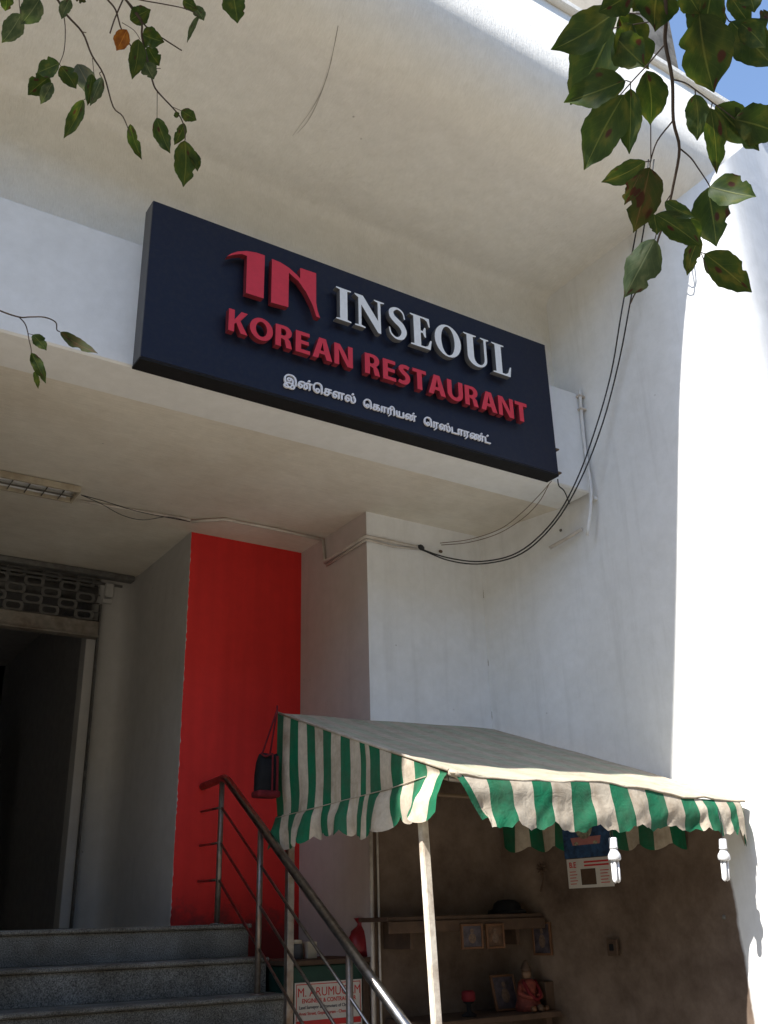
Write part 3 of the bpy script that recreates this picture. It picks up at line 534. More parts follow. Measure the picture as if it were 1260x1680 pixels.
TAM = [[[[[.174,-.28],[.259,-.282],[.397,-.245],[.542,-.282],[.616,-.282],[.653,-.276],[.701,-.255],[.749,-.215],[.77,-.18],[.784,-.113],[.764,-.028],[.736,.013],[.673,.074],[.691,.161],[.691,.255],[.664,.353],[.608,.428],[.539,.472],[.472,.486],[.385,.486],[.324,.472],[.277,.444],[.249,.415],[.231,.378],[.222,.33],[.243,.263],[.283,.222],[.348,.193],[.41,.193],[.47,.213],[.511,.254],[.534,.306],[.536,.342],[.545,.346],[.564,.315],[.578,.267],[.578,.149],[.569,.127],[.547,.124],[.404,.142],[.317,.136],[.215,.112],[.193,.12],[.167,.193],[.154,.28],[.154,.336],[.167,.417],[.181,.459],[.221,.525],[.289,.582],[.392,.623],[.435,.63],[.528,.63],[.614,.609],[.677,.572],[.711,.538],[.733,.503],[.758,.44],[.772,.379],[.778,.324],[.781,.001],[.798,-.013],[.866,-.014],[.88,-.009],[.89,.006],[.891,.317],[.884,.386],[.864,.472],[.811,.575],[.714,.665],[.664,.69],[.597,.711],[.553,.717],[.404,.717],[.293,.69],[.231,.659],[.183,.625],[.115,.55],[.074,.472],[.048,.373],[.047,.255],[.054,.212],[.081,.12],[.107,.056],[.056,-.003],[.037,-.041],[.023,-.089],[.023,-.138],[.049,-.205],[.093,-.25],[.124,-.268]],[[.198,-.194],[.155,-.175],[.143,-.162],[.135,-.132],[.135,-.077],[.15,-.042],[.167,-.044],[.196,-.078],[.296,-.182],[.278,-.194]],[[.529,-.194],[.508,-.184],[.508,-.175],[.555,-.134],[.631,-.029],[.645,-.028],[.672,-.089],[.672,-.132],[.658,-.168],[.645,-.18],[.609,-.194]],[[.398,-.138],[.305,-.068],[.256,-.005],[.247,.018],[.254,.03],[.285,.042],[.391,.055],[.484,.048],[.54,.029],[.52,-.018],[.486,-.065],[.424,-.128]],[[.373,.274],[.349,.282],[.337,.295],[.329,.318],[.329,.354],[.352,.388],[.393,.403],[.408,.403],[.42,.39],[.434,.337],[.414,.288],[.395,.276]]],[[[1.112,-.018],[1.191,-.02],[1.239,-.005],[1.286,.035],[1.315,.099],[1.316,.167],[1.308,.197],[1.292,.225],[1.255,.263],[1.203,.286],[1.135,.286],[1.11,.28],[1.098,.287],[1.118,.328],[1.152,.363],[1.193,.384],[1.242,.398],[1.328,.399],[1.395,.384],[1.414,.372],[1.368,.284],[1.348,.217],[1.348,.106],[1.356,.076],[1.383,.029],[1.424,-.005],[1.46,-.019],[1.54,-.019],[1.589,.001],[1.626,.038],[1.647,.081],[1.654,.118],[1.653,.205],[1.647,.242],[1.62,.303],[1.575,.363],[1.577,.375],[1.654,.392],[1.73,.388],[1.735,.255],[1.737,.001],[1.76,-.014],[1.822,-.013],[1.833,-.006],[1.841,.011],[1.842,.379],[1.854,.392],[1.974,.397],[1.984,.412],[1.985,.455],[1.97,.478],[1.704,.48],[1.616,.474],[1.497,.438],[1.414,.472],[1.347,.486],[1.223,.486],[1.137,.459],[1.065,.413],[1.018,.359],[.985,.286],[.972,.205],[.979,.137],[1.006,.063],[1.052,.01]],[[1.142,.062],[1.106,.082],[1.087,.12],[1.079,.161],[1.093,.184],[1.147,.205],[1.183,.197],[1.201,.178],[1.209,.154],[1.21,.105],[1.189,.07],[1.172,.062]],[[1.492,.062],[1.471,.072],[1.46,.093],[1.454,.124],[1.454,.199],[1.468,.265],[1.49,.306],[1.502,.303],[1.52,.278],[1.54,.223],[1.547,.124],[1.53,.079],[1.514,.063]],[[1.731,.557],[1.759,.556],[1.783,.563],[1.811,.591],[1.822,.612],[1.822,.642],[1.808,.665],[1.789,.684],[1.766,.692],[1.718,.69],[1.683,.656],[1.673,.636],[1.683,.591],[1.708,.566]]],[[[2.262,-.018],[2.36,-.02],[2.414,-.005],[2.467,.035],[2.495,.082],[2.503,.111],[2.503,.186],[2.489,.222],[2.442,.275],[2.378,.304],[2.304,.304],[2.246,.281],[2.197,.23],[2.179,.186],[2.176,.146],[2.162,.151],[2.143,.188],[2.122,.274],[2.123,.379],[2.143,.465],[2.186,.541],[2.224,.578],[2.293,.615],[2.348,.629],[2.422,.629],[2.495,.603],[2.528,.568],[2.559,.492],[2.572,.399],[2.572,.08],[2.573,.006],[2.587,-.012],[2.665,-.013],[2.684,.006],[2.685,.386],[2.678,.467],[2.658,.553],[2.624,.613],[2.567,.669],[2.533,.69],[2.441,.717],[2.329,.717],[2.287,.709],[2.249,.697],[2.168,.653],[2.13,.622],[2.09,.575],[2.037,.484],[2.023,.442],[2.01,.355],[2.01,.299],[2.023,.218],[2.049,.145],[2.068,.113],[2.093,.082],[2.162,.02],[2.212,-.005]],[[2.31,.062],[2.299,.07],[2.285,.106],[2.287,.178],[2.302,.206],[2.318,.215],[2.353,.217],[2.372,.211],[2.389,.197],[2.403,.154],[2.395,.101],[2.383,.082],[2.364,.07]]],[[[2.899,-.018],[3.016,-.02],[3.083,.001],[3.136,.047],[3.158,.082],[3.172,.137],[3.177,.2],[3.309,.206],[3.324,.216],[3.328,.267],[3.314,.284],[3.177,.291],[3.172,.374],[3.185,.392],[3.314,.395],[3.328,.412],[3.328,.461],[3.317,.475],[3.303,.48],[2.879,.48],[2.858,.469],[2.853,.268],[2.818,.241],[2.774,.19],[2.76,.148],[2.76,.118],[2.781,.057],[2.824,.013],[2.856,-.005]],[[2.96,.062],[2.918,.07],[2.886,.088],[2.873,.112],[2.873,.154],[2.883,.175],[2.912,.19],[2.979,.204],[3.058,.203],[3.065,.192],[3.065,.162],[3.058,.12],[3.039,.088],[3.008,.07]],[[2.973,.287],[2.96,.305],[2.965,.388],[3.053,.392],[3.066,.374],[3.061,.291]]],[[[3.506,-.018],[3.591,-.02],[3.639,-.005],[3.68,.029],[3.715,.099],[3.716,.167],[3.708,.197],[3.692,.225],[3.655,.263],[3.603,.286],[3.535,.286],[3.51,.28],[3.494,.288],[3.518,.34],[3.543,.366],[3.606,.397],[3.683,.397],[3.733,.378],[3.776,.34],[3.779,.011],[3.793,-.012],[3.865,-.013],[3.884,.006],[3.885,.374],[3.893,.39],[3.978,.392],[3.995,.384],[3.997,.136],[4.002,-.003],[4.028,-.014],[4.084,-.013],[4.099,-.003],[4.104,.379],[4.117,.392],[4.236,.397],[4.247,.424],[4.247,.461],[4.236,.475],[4.216,.48],[3.81,.48],[3.773,.462],[3.691,.486],[3.604,.486],[3.568,.478],[3.487,.44],[3.427,.381],[3.399,.334],[3.379,.273],[3.372,.193],[3.379,.131],[3.393,.088],[3.415,.047],[3.449,.013]],[[3.542,.062],[3.506,.082],[3.487,.12],[3.479,.161],[3.493,.184],[3.547,.205],[3.583,.197],[3.601,.178],[3.609,.154],[3.61,.105],[3.589,.07],[3.572,.062]]],[[[4.406,-.018],[4.497,-.019],[4.545,.001],[4.595,.051],[4.615,.106],[4.614,.172],[4.601,.209],[4.567,.25],[4.539,.272],[4.503,.286],[4.429,.286],[4.404,.28],[4.392,.286],[4.412,.334],[4.452,.375],[4.516,.399],[4.572,.399],[4.601,.39],[4.645,.353],[4.665,.286],[4.673,.149],[4.685,.099],[4.706,.057],[4.733,.022],[4.787,-.012],[4.822,-.02],[4.909,-.019],[4.98,.01],[5.017,.047],[5.039,.082],[5.06,.168],[5.06,.249],[5.047,.317],[5.033,.359],[4.992,.438],[4.955,.494],[4.934,.511],[4.912,.509],[4.871,.481],[4.854,.461],[4.856,.445],[4.901,.384],[4.926,.334],[4.947,.249],[4.947,.155],[4.939,.12],[4.914,.082],[4.885,.068],[4.837,.07],[4.799,.101],[4.785,.137],[4.778,.286],[4.758,.365],[4.73,.413],[4.676,.459],[4.597,.486],[4.498,.486],[4.443,.472],[4.365,.425],[4.318,.372],[4.293,.322],[4.273,.242],[4.272,.168],[4.293,.082],[4.312,.051],[4.358,.004]],[[4.442,.062],[4.418,.07],[4.399,.088],[4.379,.137],[4.379,.161],[4.399,.19],[4.447,.205],[4.483,.197],[4.495,.184],[4.509,.154],[4.51,.111],[4.489,.07],[4.472,.062]],[[4.843,.557],[4.872,.556],[4.895,.563],[4.924,.591],[4.934,.612],[4.934,.642],[4.926,.659],[4.901,.684],[4.878,.692],[4.831,.69],[4.802,.669],[4.785,.636],[4.796,.591],[4.821,.566]]]],[[[[2.175,-.188],[2.193,-.186],[2.383,-.001],[2.388,.382],[2.404,.391],[2.51,.391],[2.529,.41],[2.529,.459],[2.515,.476],[2.386,.478],[2.369,.487],[2.361,.541],[2.374,.59],[2.39,.611],[2.419,.626],[2.46,.634],[2.508,.62],[2.534,.602],[2.552,.576],[2.566,.54],[2.579,.453],[2.58,.004],[2.59,-.011],[2.604,-.015],[2.672,-.015],[2.69,-.001],[2.692,.403],[2.685,.503],[2.669,.574],[2.637,.636],[2.571,.695],[2.516,.715],[2.43,.721],[2.348,.697],[2.29,.648],[2.263,.601],[2.255,.571],[2.251,.481],[2.067,.478],[2.044,.464],[2.042,.01],[2.056,-.013],[2.135,-.015],[2.154,.004],[2.156,.382],[2.173,.391],[2.26,.391],[2.279,.378],[2.279,.029],[2.125,-.124],[2.128,-.148]]],[[[.288,-.02],[.379,-.021],[.44,-.001],[.496,.049],[.515,.08],[.523,.116],[.522,.178],[.502,.232],[.452,.282],[.404,.303],[.317,.303],[.253,.273],[.206,.214],[.195,.144],[.181,.149],[.163,.187],[.142,.26],[.142,.384],[.169,.482],[.222,.561],[.269,.595],[.33,.621],[.404,.634],[.454,.628],[.496,.614],[.543,.573],[.565,.532],[.585,.459],[.592,.397],[.592,.072],[.592,.004],[.606,-.013],[.685,-.015],[.704,.004],[.704,.366],[.697,.459],[.677,.551],[.652,.601],[.609,.652],[.527,.701],[.429,.722],[.374,.721],[.305,.709],[.213,.67],[.172,.642],[.109,.58],[.081,.539],[.05,.47],[.029,.378],[.029,.285],[.036,.241],[.056,.174],[.088,.112],[.143,.049],[.194,.012]],[[.336,.06],[.315,.077],[.305,.104],[.298,.135],[.305,.178],[.325,.207],[.36,.221],[.374,.216],[.393,.211],[.415,.182],[.416,.11],[.39,.074]]],[[[.925,-.02],[1.029,-.021],[1.083,-.007],[1.112,.008],[1.171,.074],[1.191,.141],[1.192,.19],[1.211,.203],[1.266,.196],[1.299,.18],[1.316,.146],[1.316,.11],[1.306,.083],[1.277,.068],[1.204,.072],[1.184,.067],[1.161,.015],[1.165,.002],[1.199,-.015],[1.267,-.022],[1.34,-.007],[1.374,.014],[1.396,.037],[1.421,.08],[1.428,.129],[1.422,.165],[1.408,.201],[1.378,.239],[1.313,.274],[1.279,.284],[1.197,.289],[1.192,.372],[1.205,.39],[1.337,.396],[1.347,.41],[1.348,.453],[1.333,.476],[.904,.478],[.884,.473],[.873,.453],[.872,.273],[.8,.201],[.78,.153],[.779,.11],[.8,.055],[.84,.014],[.881,-.007]],[[.949,.066],[.913,.08],[.894,.099],[.892,.147],[.9,.17],[.913,.182],[.949,.196],[1.029,.203],[1.072,.203],[1.085,.19],[1.079,.129],[1.065,.093],[1.052,.08],[1.016,.066]],[[.986,.285],[.973,.303],[.978,.386],[1.072,.39],[1.085,.372],[1.081,.289]]],[[[2.913,-.02],[2.972,-.021],[3.018,-.006],[3.048,-.015],[3.467,-.016],[3.493,-.004],[3.498,.016],[3.498,.453],[3.483,.476],[3.405,.478],[3.386,.459],[3.386,.097],[3.381,.077],[3.36,.072],[3.138,.074],[3.129,.091],[3.129,.216],[3.127,.464],[3.11,.478],[3.034,.473],[3.023,.453],[3.022,.104],[2.983,.068],[2.949,.066],[2.931,.074],[2.911,.122],[2.91,.459],[2.899,.473],[2.885,.478],[2.817,.478],[2.803,.467],[2.798,.141],[2.805,.091],[2.837,.024],[2.875,-.007]]],[[[3.725,-.02],[3.797,-.021],[3.852,-.001],[3.902,.049],[3.922,.098],[3.921,.182],[3.906,.217],[3.856,.267],[3.816,.284],[3.716,.279],[3.705,.285],[3.734,.342],[3.794,.382],[3.848,.397],[3.948,.397],[4.02,.375],[4.021,.362],[3.988,.314],[3.961,.246],[3.954,.209],[3.955,.104],[3.969,.062],[3.987,.036],[4.025,-.001],[4.074,-.021],[4.141,-.021],[4.171,-.013],[4.202,.005],[4.24,.049],[4.26,.104],[4.26,.203],[4.254,.24],[4.221,.314],[4.188,.362],[4.188,.375],[4.248,.391],[4.337,.386],[4.342,.241],[4.344,-.001],[4.367,-.015],[4.429,-.015],[4.44,-.008],[4.448,.01],[4.449,.378],[4.461,.39],[4.581,.396],[4.591,.41],[4.592,.453],[4.577,.476],[4.267,.478],[4.18,.465],[4.104,.436],[4.046,.464],[3.967,.484],[3.824,.484],[3.738,.457],[3.684,.423],[3.619,.351],[3.586,.265],[3.579,.209],[3.586,.141],[3.606,.074],[3.653,.014],[3.7,-.013]],[[3.755,.06],[3.713,.08],[3.686,.159],[3.706,.189],[3.748,.203],[3.79,.195],[3.808,.176],[3.817,.153],[3.816,.098],[3.808,.08],[3.796,.068]],[[4.099,.06],[4.075,.08],[4.061,.116],[4.061,.197],[4.088,.295],[4.099,.309],[4.11,.303],[4.133,.264],[4.147,.221],[4.154,.191],[4.154,.128],[4.137,.077],[4.115,.062]],[[4.325,.562],[4.383,.562],[4.403,.574],[4.427,.605],[4.429,.64],[4.421,.657],[4.393,.686],[4.379,.691],[4.349,.696],[4.313,.682],[4.281,.639],[4.28,.616],[4.294,.587]]],[[[1.519,-.013],[1.597,-.015],[1.616,.004],[1.617,.366],[1.622,.386],[1.717,.391],[1.735,.378],[1.736,.01],[1.747,-.011],[1.823,-.015],[1.846,-.001],[1.848,.228],[1.85,.382],[1.867,.391],[1.981,.396],[1.992,.422],[1.991,.459],[1.981,.473],[1.961,.478],[1.535,.478],[1.515,.473],[1.504,.453],[1.504,.016],[1.506,-.001]]]],[[[[.944,-.188],[.962,-.186],[1.152,-.001],[1.155,.378],[1.167,.39],[1.283,.393],[1.297,.41],[1.297,.459],[1.287,.473],[1.273,.478],[.825,.476],[.811,.453],[.81,.272],[.813,-.001],[.83,-.015],[.908,-.013],[.923,.01],[.925,.382],[.942,.391],[1.029,.391],[1.047,.378],[1.047,.029],[.894,-.124],[.897,-.148]]],[[[3.681,-.188],[3.699,-.186],[3.89,-.001],[3.892,.378],[3.905,.39],[4.021,.393],[4.035,.41],[4.035,.459],[4.024,.473],[4.01,.478],[3.563,.476],[3.548,.453],[3.548,.278],[3.549,.004],[3.567,-.015],[3.64,-.013],[3.654,.01],[3.656,.382],[3.673,.391],[3.76,.391],[3.779,.378],[3.779,.023],[3.63,-.129],[3.634,-.148]]],[[[.288,-.02],[.379,-.021],[.44,-.001],[.496,.049],[.515,.08],[.523,.116],[.522,.178],[.502,.232],[.452,.282],[.404,.303],[.317,.303],[.253,.273],[.206,.214],[.195,.144],[.181,.149],[.163,.187],[.142,.26],[.142,.384],[.169,.482],[.222,.561],[.269,.595],[.33,.621],[.404,.634],[.454,.628],[.496,.614],[.543,.573],[.565,.532],[.585,.459],[.592,.397],[.592,.072],[.592,.004],[.606,-.013],[.685,-.015],[.704,.004],[.704,.366],[.697,.459],[.677,.551],[.652,.601],[.609,.652],[.527,.701],[.429,.722],[.374,.721],[.305,.709],[.213,.67],[.172,.642],[.109,.58],[.081,.539],[.05,.47],[.029,.378],[.029,.285],[.036,.241],[.056,.174],[.088,.112],[.143,.049],[.194,.012]],[[.336,.06],[.315,.077],[.305,.104],[.298,.135],[.305,.178],[.325,.207],[.36,.221],[.374,.216],[.393,.211],[.415,.182],[.416,.11],[.39,.074]]],[[[1.463,-.02],[1.541,-.021],[1.583,-.007],[1.64,.043],[1.666,.11],[1.666,.165],[1.652,.207],[1.612,.255],[1.554,.284],[1.454,.28],[1.444,.287],[1.481,.358],[1.555,.396],[1.629,.397],[1.658,.389],[1.684,.37],[1.708,.339],[1.722,.296],[1.729,.234],[1.73,.004],[1.749,-.015],[1.816,-.015],[1.833,-.001],[1.836,.328],[1.856,.382],[1.888,.401],[1.924,.392],[1.941,.353],[1.948,.309],[1.949,.166],[1.969,.087],[1.997,.039],[2.044,-.001],[2.105,-.021],[2.173,-.022],[2.215,-.013],[2.252,.005],[2.304,.06],[2.329,.116],[2.336,.166],[2.335,.265],[2.308,.364],[2.271,.439],[2.215,.514],[2.188,.507],[2.147,.48],[2.13,.459],[2.202,.339],[2.229,.222],[2.229,.173],[2.215,.112],[2.187,.077],[2.154,.066],[2.124,.066],[2.106,.074],[2.09,.083],[2.075,.105],[2.061,.16],[2.06,.316],[2.054,.359],[2.033,.414],[1.996,.457],[1.941,.484],[1.855,.484],[1.831,.476],[1.774,.427],[1.761,.423],[1.727,.451],[1.654,.484],[1.536,.484],[1.45,.451],[1.378,.386],[1.344,.326],[1.324,.246],[1.324,.16],[1.348,.072],[1.403,.008]],[[1.499,.06],[1.453,.083],[1.429,.147],[1.434,.18],[1.492,.203],[1.516,.203],[1.537,.192],[1.552,.176],[1.56,.147],[1.56,.11],[1.549,.083],[1.521,.062]],[[2.106,.562],[2.171,.562],[2.208,.599],[2.216,.623],[2.208,.651],[2.196,.67],[2.171,.689],[2.136,.696],[2.106,.689],[2.069,.651],[2.069,.599]]],[[[4.2,-.02],[4.272,-.021],[4.34,.005],[4.371,.037],[4.397,.091],[4.404,.134],[4.397,.184],[4.356,.248],[4.327,.27],[4.291,.284],[4.192,.28],[4.182,.287],[4.2,.326],[4.234,.361],[4.292,.39],[4.367,.402],[4.46,.39],[4.49,.376],[4.49,.355],[4.456,.301],[4.436,.24],[4.429,.203],[4.43,.116],[4.459,.039],[4.5,-.001],[4.549,-.021],[4.622,-.021],[4.671,-.001],[4.708,.037],[4.733,.093],[4.742,.141],[4.735,.221],[4.702,.307],[4.657,.368],[4.659,.38],[4.675,.389],[4.767,.403],[4.815,.395],[4.852,.376],[4.792,.265],[4.779,.209],[4.779,.116],[4.788,.08],[4.809,.039],[4.847,.002],[4.875,-.013],[4.904,-.022],[4.966,-.021],[5.008,-.007],[5.046,.024],[5.071,.062],[5.085,.104],[5.092,.159],[5.086,.203],[5.071,.27],[5.013,.37],[5.031,.382],[5.067,.39],[5.162,.386],[5.167,.366],[5.167,.004],[5.186,-.015],[5.262,-.011],[5.273,.01],[5.274,.378],[5.286,.39],[5.406,.396],[5.416,.41],[5.417,.453],[5.402,.476],[5.092,.478],[5.005,.465],[4.936,.441],[4.89,.464],[4.823,.484],[4.686,.484],[4.579,.442],[4.447,.484],[4.311,.484],[4.274,.478],[4.194,.445],[4.125,.389],[4.075,.307],[4.061,.253],[4.061,.148],[4.075,.093],[4.092,.06],[4.15,-.001]],[[4.23,.06],[4.206,.068],[4.188,.087],[4.167,.135],[4.167,.166],[4.175,.182],[4.213,.201],[4.236,.203],[4.271,.195],[4.281,.186],[4.291,.165],[4.298,.122],[4.29,.093],[4.274,.071],[4.254,.06]],[[4.58,.06],[4.559,.071],[4.544,.093],[4.536,.178],[4.563,.295],[4.57,.307],[4.583,.307],[4.608,.27],[4.629,.203],[4.629,.122],[4.612,.071]],[[4.924,.06],[4.903,.077],[4.892,.098],[4.886,.128],[4.886,.203],[4.915,.299],[4.924,.309],[4.939,.307],[4.958,.27],[4.979,.203],[4.979,.122],[4.962,.077],[4.946,.062]],[[5.15,.562],[5.208,.562],[5.231,.577],[5.252,.605],[5.254,.64],[5.246,.657],[5.218,.686],[5.204,.691],[5.174,.696],[5.138,.682],[5.106,.639],[5.105,.616],[5.119,.587]]],[[[2.444,-.013],[2.929,-.016],[2.949,-.011],[2.96,.004],[2.96,.047],[2.956,.061],[2.941,.071],[2.544,.074],[2.536,.091],[2.535,.459],[2.516,.478],[2.44,.473],[2.429,.453],[2.429,.016],[2.431,-.001]]],[[[3.025,-.013],[3.097,-.015],[3.116,.004],[3.117,.366],[3.122,.386],[3.223,.391],[3.24,.382],[3.242,.01],[3.256,-.013],[3.335,-.015],[3.352,-.001],[3.354,.228],[3.356,.382],[3.373,.391],[3.487,.396],[3.498,.422],[3.497,.459],[3.487,.473],[3.467,.478],[3.042,.478],[3.022,.473],[3.011,.453],[3.01,.016],[3.013,-.001]]],[[[5.481,-.013],[5.967,-.016],[5.987,-.011],[5.997,.004],[5.998,.047],[5.993,.061],[5.979,.071],[5.604,.072],[5.584,.077],[5.579,.097],[5.579,.459],[5.56,.478],[5.478,.473],[5.467,.453],[5.467,.016],[5.469,-.001]],[[5.731,.562],[5.79,.562],[5.809,.574],[5.833,.605],[5.835,.64],[5.827,.657],[5.799,.686],[5.786,.691],[5.755,.696],[5.719,.682],[5.688,.639],[5.686,.616],[5.7,.587]]]]]
for wi, (xa, xb) in enumerate(((2.308, 2.818), (2.876, 3.284), (3.345, 3.905))):
    mn = min(p[0] for c in TAM[wi] for l in c for p in l); mx_ = max(p[0] for c in TAM[wi] for l in c for p in l); s = (xb - xa) / (mx_ - mn)
    for c in TAM[wi]:
        sg(shape('letter', [[((px - mn) * s, py * s * .98) for px, py in l] for l in c], .012, M_twhite, None, (xa, 4.541, 4.601 - .004 * wi), side=M_twhite))
for z in (4.56, 4.75): sg(tube('bracket', [(X1 - .01, 4.60, z), (X1 + .07, 4.60, z), (X1 + .07, 4.66, z), (X1 + .07, 4.675, z + .0)], .006, M_wire, None, 6))

# ------------------------------------------------------------------ awning
AW = empty('striped_awning', 'green and cream striped canvas awning with scalloped edge over the stall', 'awning', (3.0, 4.1, 0))
def aw(o): o.parent = AW; o.matrix_parent_inverse = Matrix.Translation((-3.0, -4.1, 0)); return o
def cloth(name, cuts, first_green, rows, fn, mats, sub=3, thick=None):
    """columns follow the stripes, so every stripe has its own cloth faces"""
    us = []; ids = []
    for i in range(len(cuts) - 1):
        for k in range(sub): us.append(cuts[i] + (cuts[i + 1] - cuts[i]) * k / sub); ids.append((i % 2 == 0) == first_green)
    us.append(cuts[-1]); V = []; F = []; FM = []; n = len(us)
    for r in range(rows + 1):
        for u in us: V.append(fn(u, r / rows))
    for r in range(rows):
        for j in range(n - 1): F.append((r * n + j, r * n + j + 1, (r + 1) * n + j + 1, (r + 1) * n + j)); FM.append(0 if ids[j] else 1)
    return aw(mesh(name, V, F, mats, None, True, FM))
XL = 2.935
rn = random.Random(8)
def slope_z(y): return 2.262 + (y - 3.924) * (2.883 - 2.262) / (5.77 - 3.924)
def pull(x, y, z, k): f = 1 - .034 * k; return (x * f, y * f, 1.6 + (z - 1.6) * f)
def roof(u, v):           # u: 0..1 across, v: 0 back .. 1 front
    y = 5.785 + (3.90 - 5.785) * v
    xr = 4.79 + (5.145 - 4.79) * v
    x = XL - .004 + (xr - XL) * u
    zf = 2.268 - .055 * u - .016 * math.sin(u * 9 + .5) * v
    z = (2.886 + .035 * u) * (1 - v) + zf * v - .040 * math.sin(math.pi * v) * math.sin(math.pi * min(1, u * 1.25)) + .005 * math.sin(u * 31) * v + .004 * math.sin(u * 13 + v * 17) * math.sin(v * 9 + u * 5)
    return pull(x, y, z, u * v)
cuts = [i / 17 for i in range(18)]
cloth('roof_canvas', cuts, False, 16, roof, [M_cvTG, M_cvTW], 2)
SLc = [5.775,5.686,5.588,5.482,5.371,5.269,5.164,5.064,4.953,4.85,4.745,4.689,4.644,4.535,4.419,4.317,4.209,4.104,3.994,3.930]
def left_sheet(y, v):
    zt = slope_z(y) - .004; zb = min(2.215 + .02 * (5.77 - y), zt - .012)
    if y < 4.4: zb = min(zt - .012, 2.243 + (4.4 - y) * .02)
    z = zt + (zb - zt) * v
    x = XL + .008 * math.sin(y * 9 + z * 4) * math.sin(math.pi * v) + .006 * math.sin(z * 16 + y * 5) * v - .004
    return (x, y + .010 * math.sin(z * 5 + y) * v, z)
cloth('side_canvas', SLc, True, 10, left_sheet, [M_cvG, M_cvW], 3)
def scallop(s, per, amp): return amp * abs(math.sin(math.pi * s / per)) ** .8
def left_val(y, v):
    zt = min(2.215 + .02 * (5.77 - y), slope_z(y) - .016)
    if y < 4.4: zt = min(slope_z(y) - .016, 2.243 + (4.4 - y) * .02)
    zt += .002
    dep = .165 + scallop(y - 3.93, .215 if y < 4.7 else .12, .055 if y < 4.7 else .035) + .012 * math.sin(y * 7)
    fold = .034 * math.sin(y * 14 + 1.2) + .018 * math.sin(y * 31)
    f = math.exp(-((y - 3.95) / .16) ** 2)
    x = XL - .006 - .030 * math.sin(min(1, v * 1.6) * math.pi * .5) - fold * v - .03 * f * v
    return (x, y + .035 * math.sin(y * 11) * v * v + .05 * f * v, zt - dep * v + .006 * math.sin(v * 12 + y * 8))
cloth('side_valance', SLc, True, 10, left_val, [M_cvG, M_cvW], 5)
FRc = [2.955,3.004,3.148,3.298,3.445,3.575,3.717,3.855,4.006,4.144,4.285,4.431,4.571,4.686,4.754,4.863,4.963,5.025,5.085,5.13,5.17,5.205]
def front_val(x, v):
    u = (x - 2.955) / 2.2
    zt = 2.262 - .055 * u - .016 * math.sin(u * 9 + .5)
    dep = .232 - .075 * u + scallop(x - 3.02 + .02 * math.sin(x * 4), .285, .038 + .010 * math.sin(x * 3.7)) + .014 * math.sin(x * 5.2) + .005 * math.sin(x * 47) + .006 * math.sin(x * 83 + 2) + (.05 * max(0, (x - 5.02) / .18))
    if x > 4.95: dep += .02 * math.sin(x * 140)
    e = math.exp(-((x - 2.955) / .13) ** 2)
    fold = .014 * math.sin(x * 8 + .4) + .007 * math.sin(x * 21 + 2)
    crs = .007 * math.sin(x * 19 + v * 9) * math.sin(x * 7.7 + 3) * v + .003 * math.sin(x * 53 + v * 14) * v
    y = 3.895 - .012 * math.sin(min(1., v * 3) * math.pi / 2) - .010 * v - fold * v + crs + .005 * math.sin(v * 7 + x * 3)
    xx = x + .15 * e * v ** 1.2 + .010 * math.sin(x * 8 + 1) * v * v
    if x > 5.09: y += 1.0 * (x - 5.09)
    z = zt - dep * v * (1 - .18 * e)
    return pull(xx, y, z, u)
cloth('front_valance', FRc, True, 12, front_val, [M_cvG, M_cvW], 6)
RVc = [5.74 - .115 * i for i in range(14)]
def right_val(y, v):
    xw = 4.80 + (5.82 - y) * .205 if y > 5.1 else 4.95 + (5.1 - y) * .09
    z = 2.235 - .05 * (5.74 - y) - (.165 + scallop(y, .23, .05)) * v
    return (xw - .05 - .02 * math.sin(y * 17) * v, y, z)
cloth('inner_valance', RVc, True, 6, right_val, [M_cvG, M_cvW], 5)
hem = [Vector(roof(i / 24, 1.0)) + Vector((0, -.004, -.004)) for i in range(25)]
hem = [h + Vector((0, 0, .004 * math.sin(i * 2.3) + .003 * math.sin(i * 5.1))) for i, h in enumerate(hem)]
aw(tube('front_hem', hem, .0065, M_cvTW, None, 8))
aw(tube('side_hem', [(XL - .004, 5.78, 2.889), (XL - .004, 4.8, 2.560), (XL - .004, 3.915, 2.270)], .008, M_cvW, None, 8))
aw(tube('fold_seam', spline([(XL - .008, 5.77, 2.214), (XL - .010, 5.2, 2.226), (XL - .010, 4.7, 2.236), (XL - .012, 4.4, 2.243), (XL - .010, 4.1, 2.262)], 4), .0028, M_cvTW, None, 6))
# frame under the canvas
aw(tube('frame_bar', [(XL + .02, 3.95, 2.236), (5.10, 3.95, 2.172)], .016, M_steelpost, None, 8))
aw(tube('frame_bar', [(XL + .02, 5.76, 2.85), (4.76, 5.76, 2.88)], .016, M_steelpost, None, 8))
aw(tube('frame_bar', [(XL + .02, 5.76, 2.85), (XL + .02, 3.95, 2.236)], .014, M_steelpost, None, 8))
aw(tube('frame_bar', [(XL + .05, 4.35, 2.215), (4.98, 4.35, 2.18)], .010, M_wire, None, 8))
aw(tube('corner_knot', [(XL + .005, 3.925, 2.262), (XL + .03, 3.90, 2.25), (XL + .06, 3.905, 2.235)], .016, M_cvW, None, 8))
M_postp = simple('whitewashed_post', (.74, .67, .56), .8, 0, .15, 12, .3, .3, dirt=(.22, .14, .09), dirtamt=.7)
pb = Vector((3.020,4.229,1.108)); pt = Vector((3.020,4.276,2.049))
d = (pb - pt) / (pt.z - pb.z); pb0 = pt + d * pt.z
bm = bmesh.new()
for (c, z) in ((pb0, 0), (pt, pt.z + .20)):
    q = pt + d * (pt.z - z) if z else pb0
    for (a, b) in ((-1, -1), (1, -1), (1, 1), (-1, 1)): bm.verts.new((q.x + a * .021, q.y + b * .021, z))
bm.verts.ensure_lookup_table(); v = bm.verts
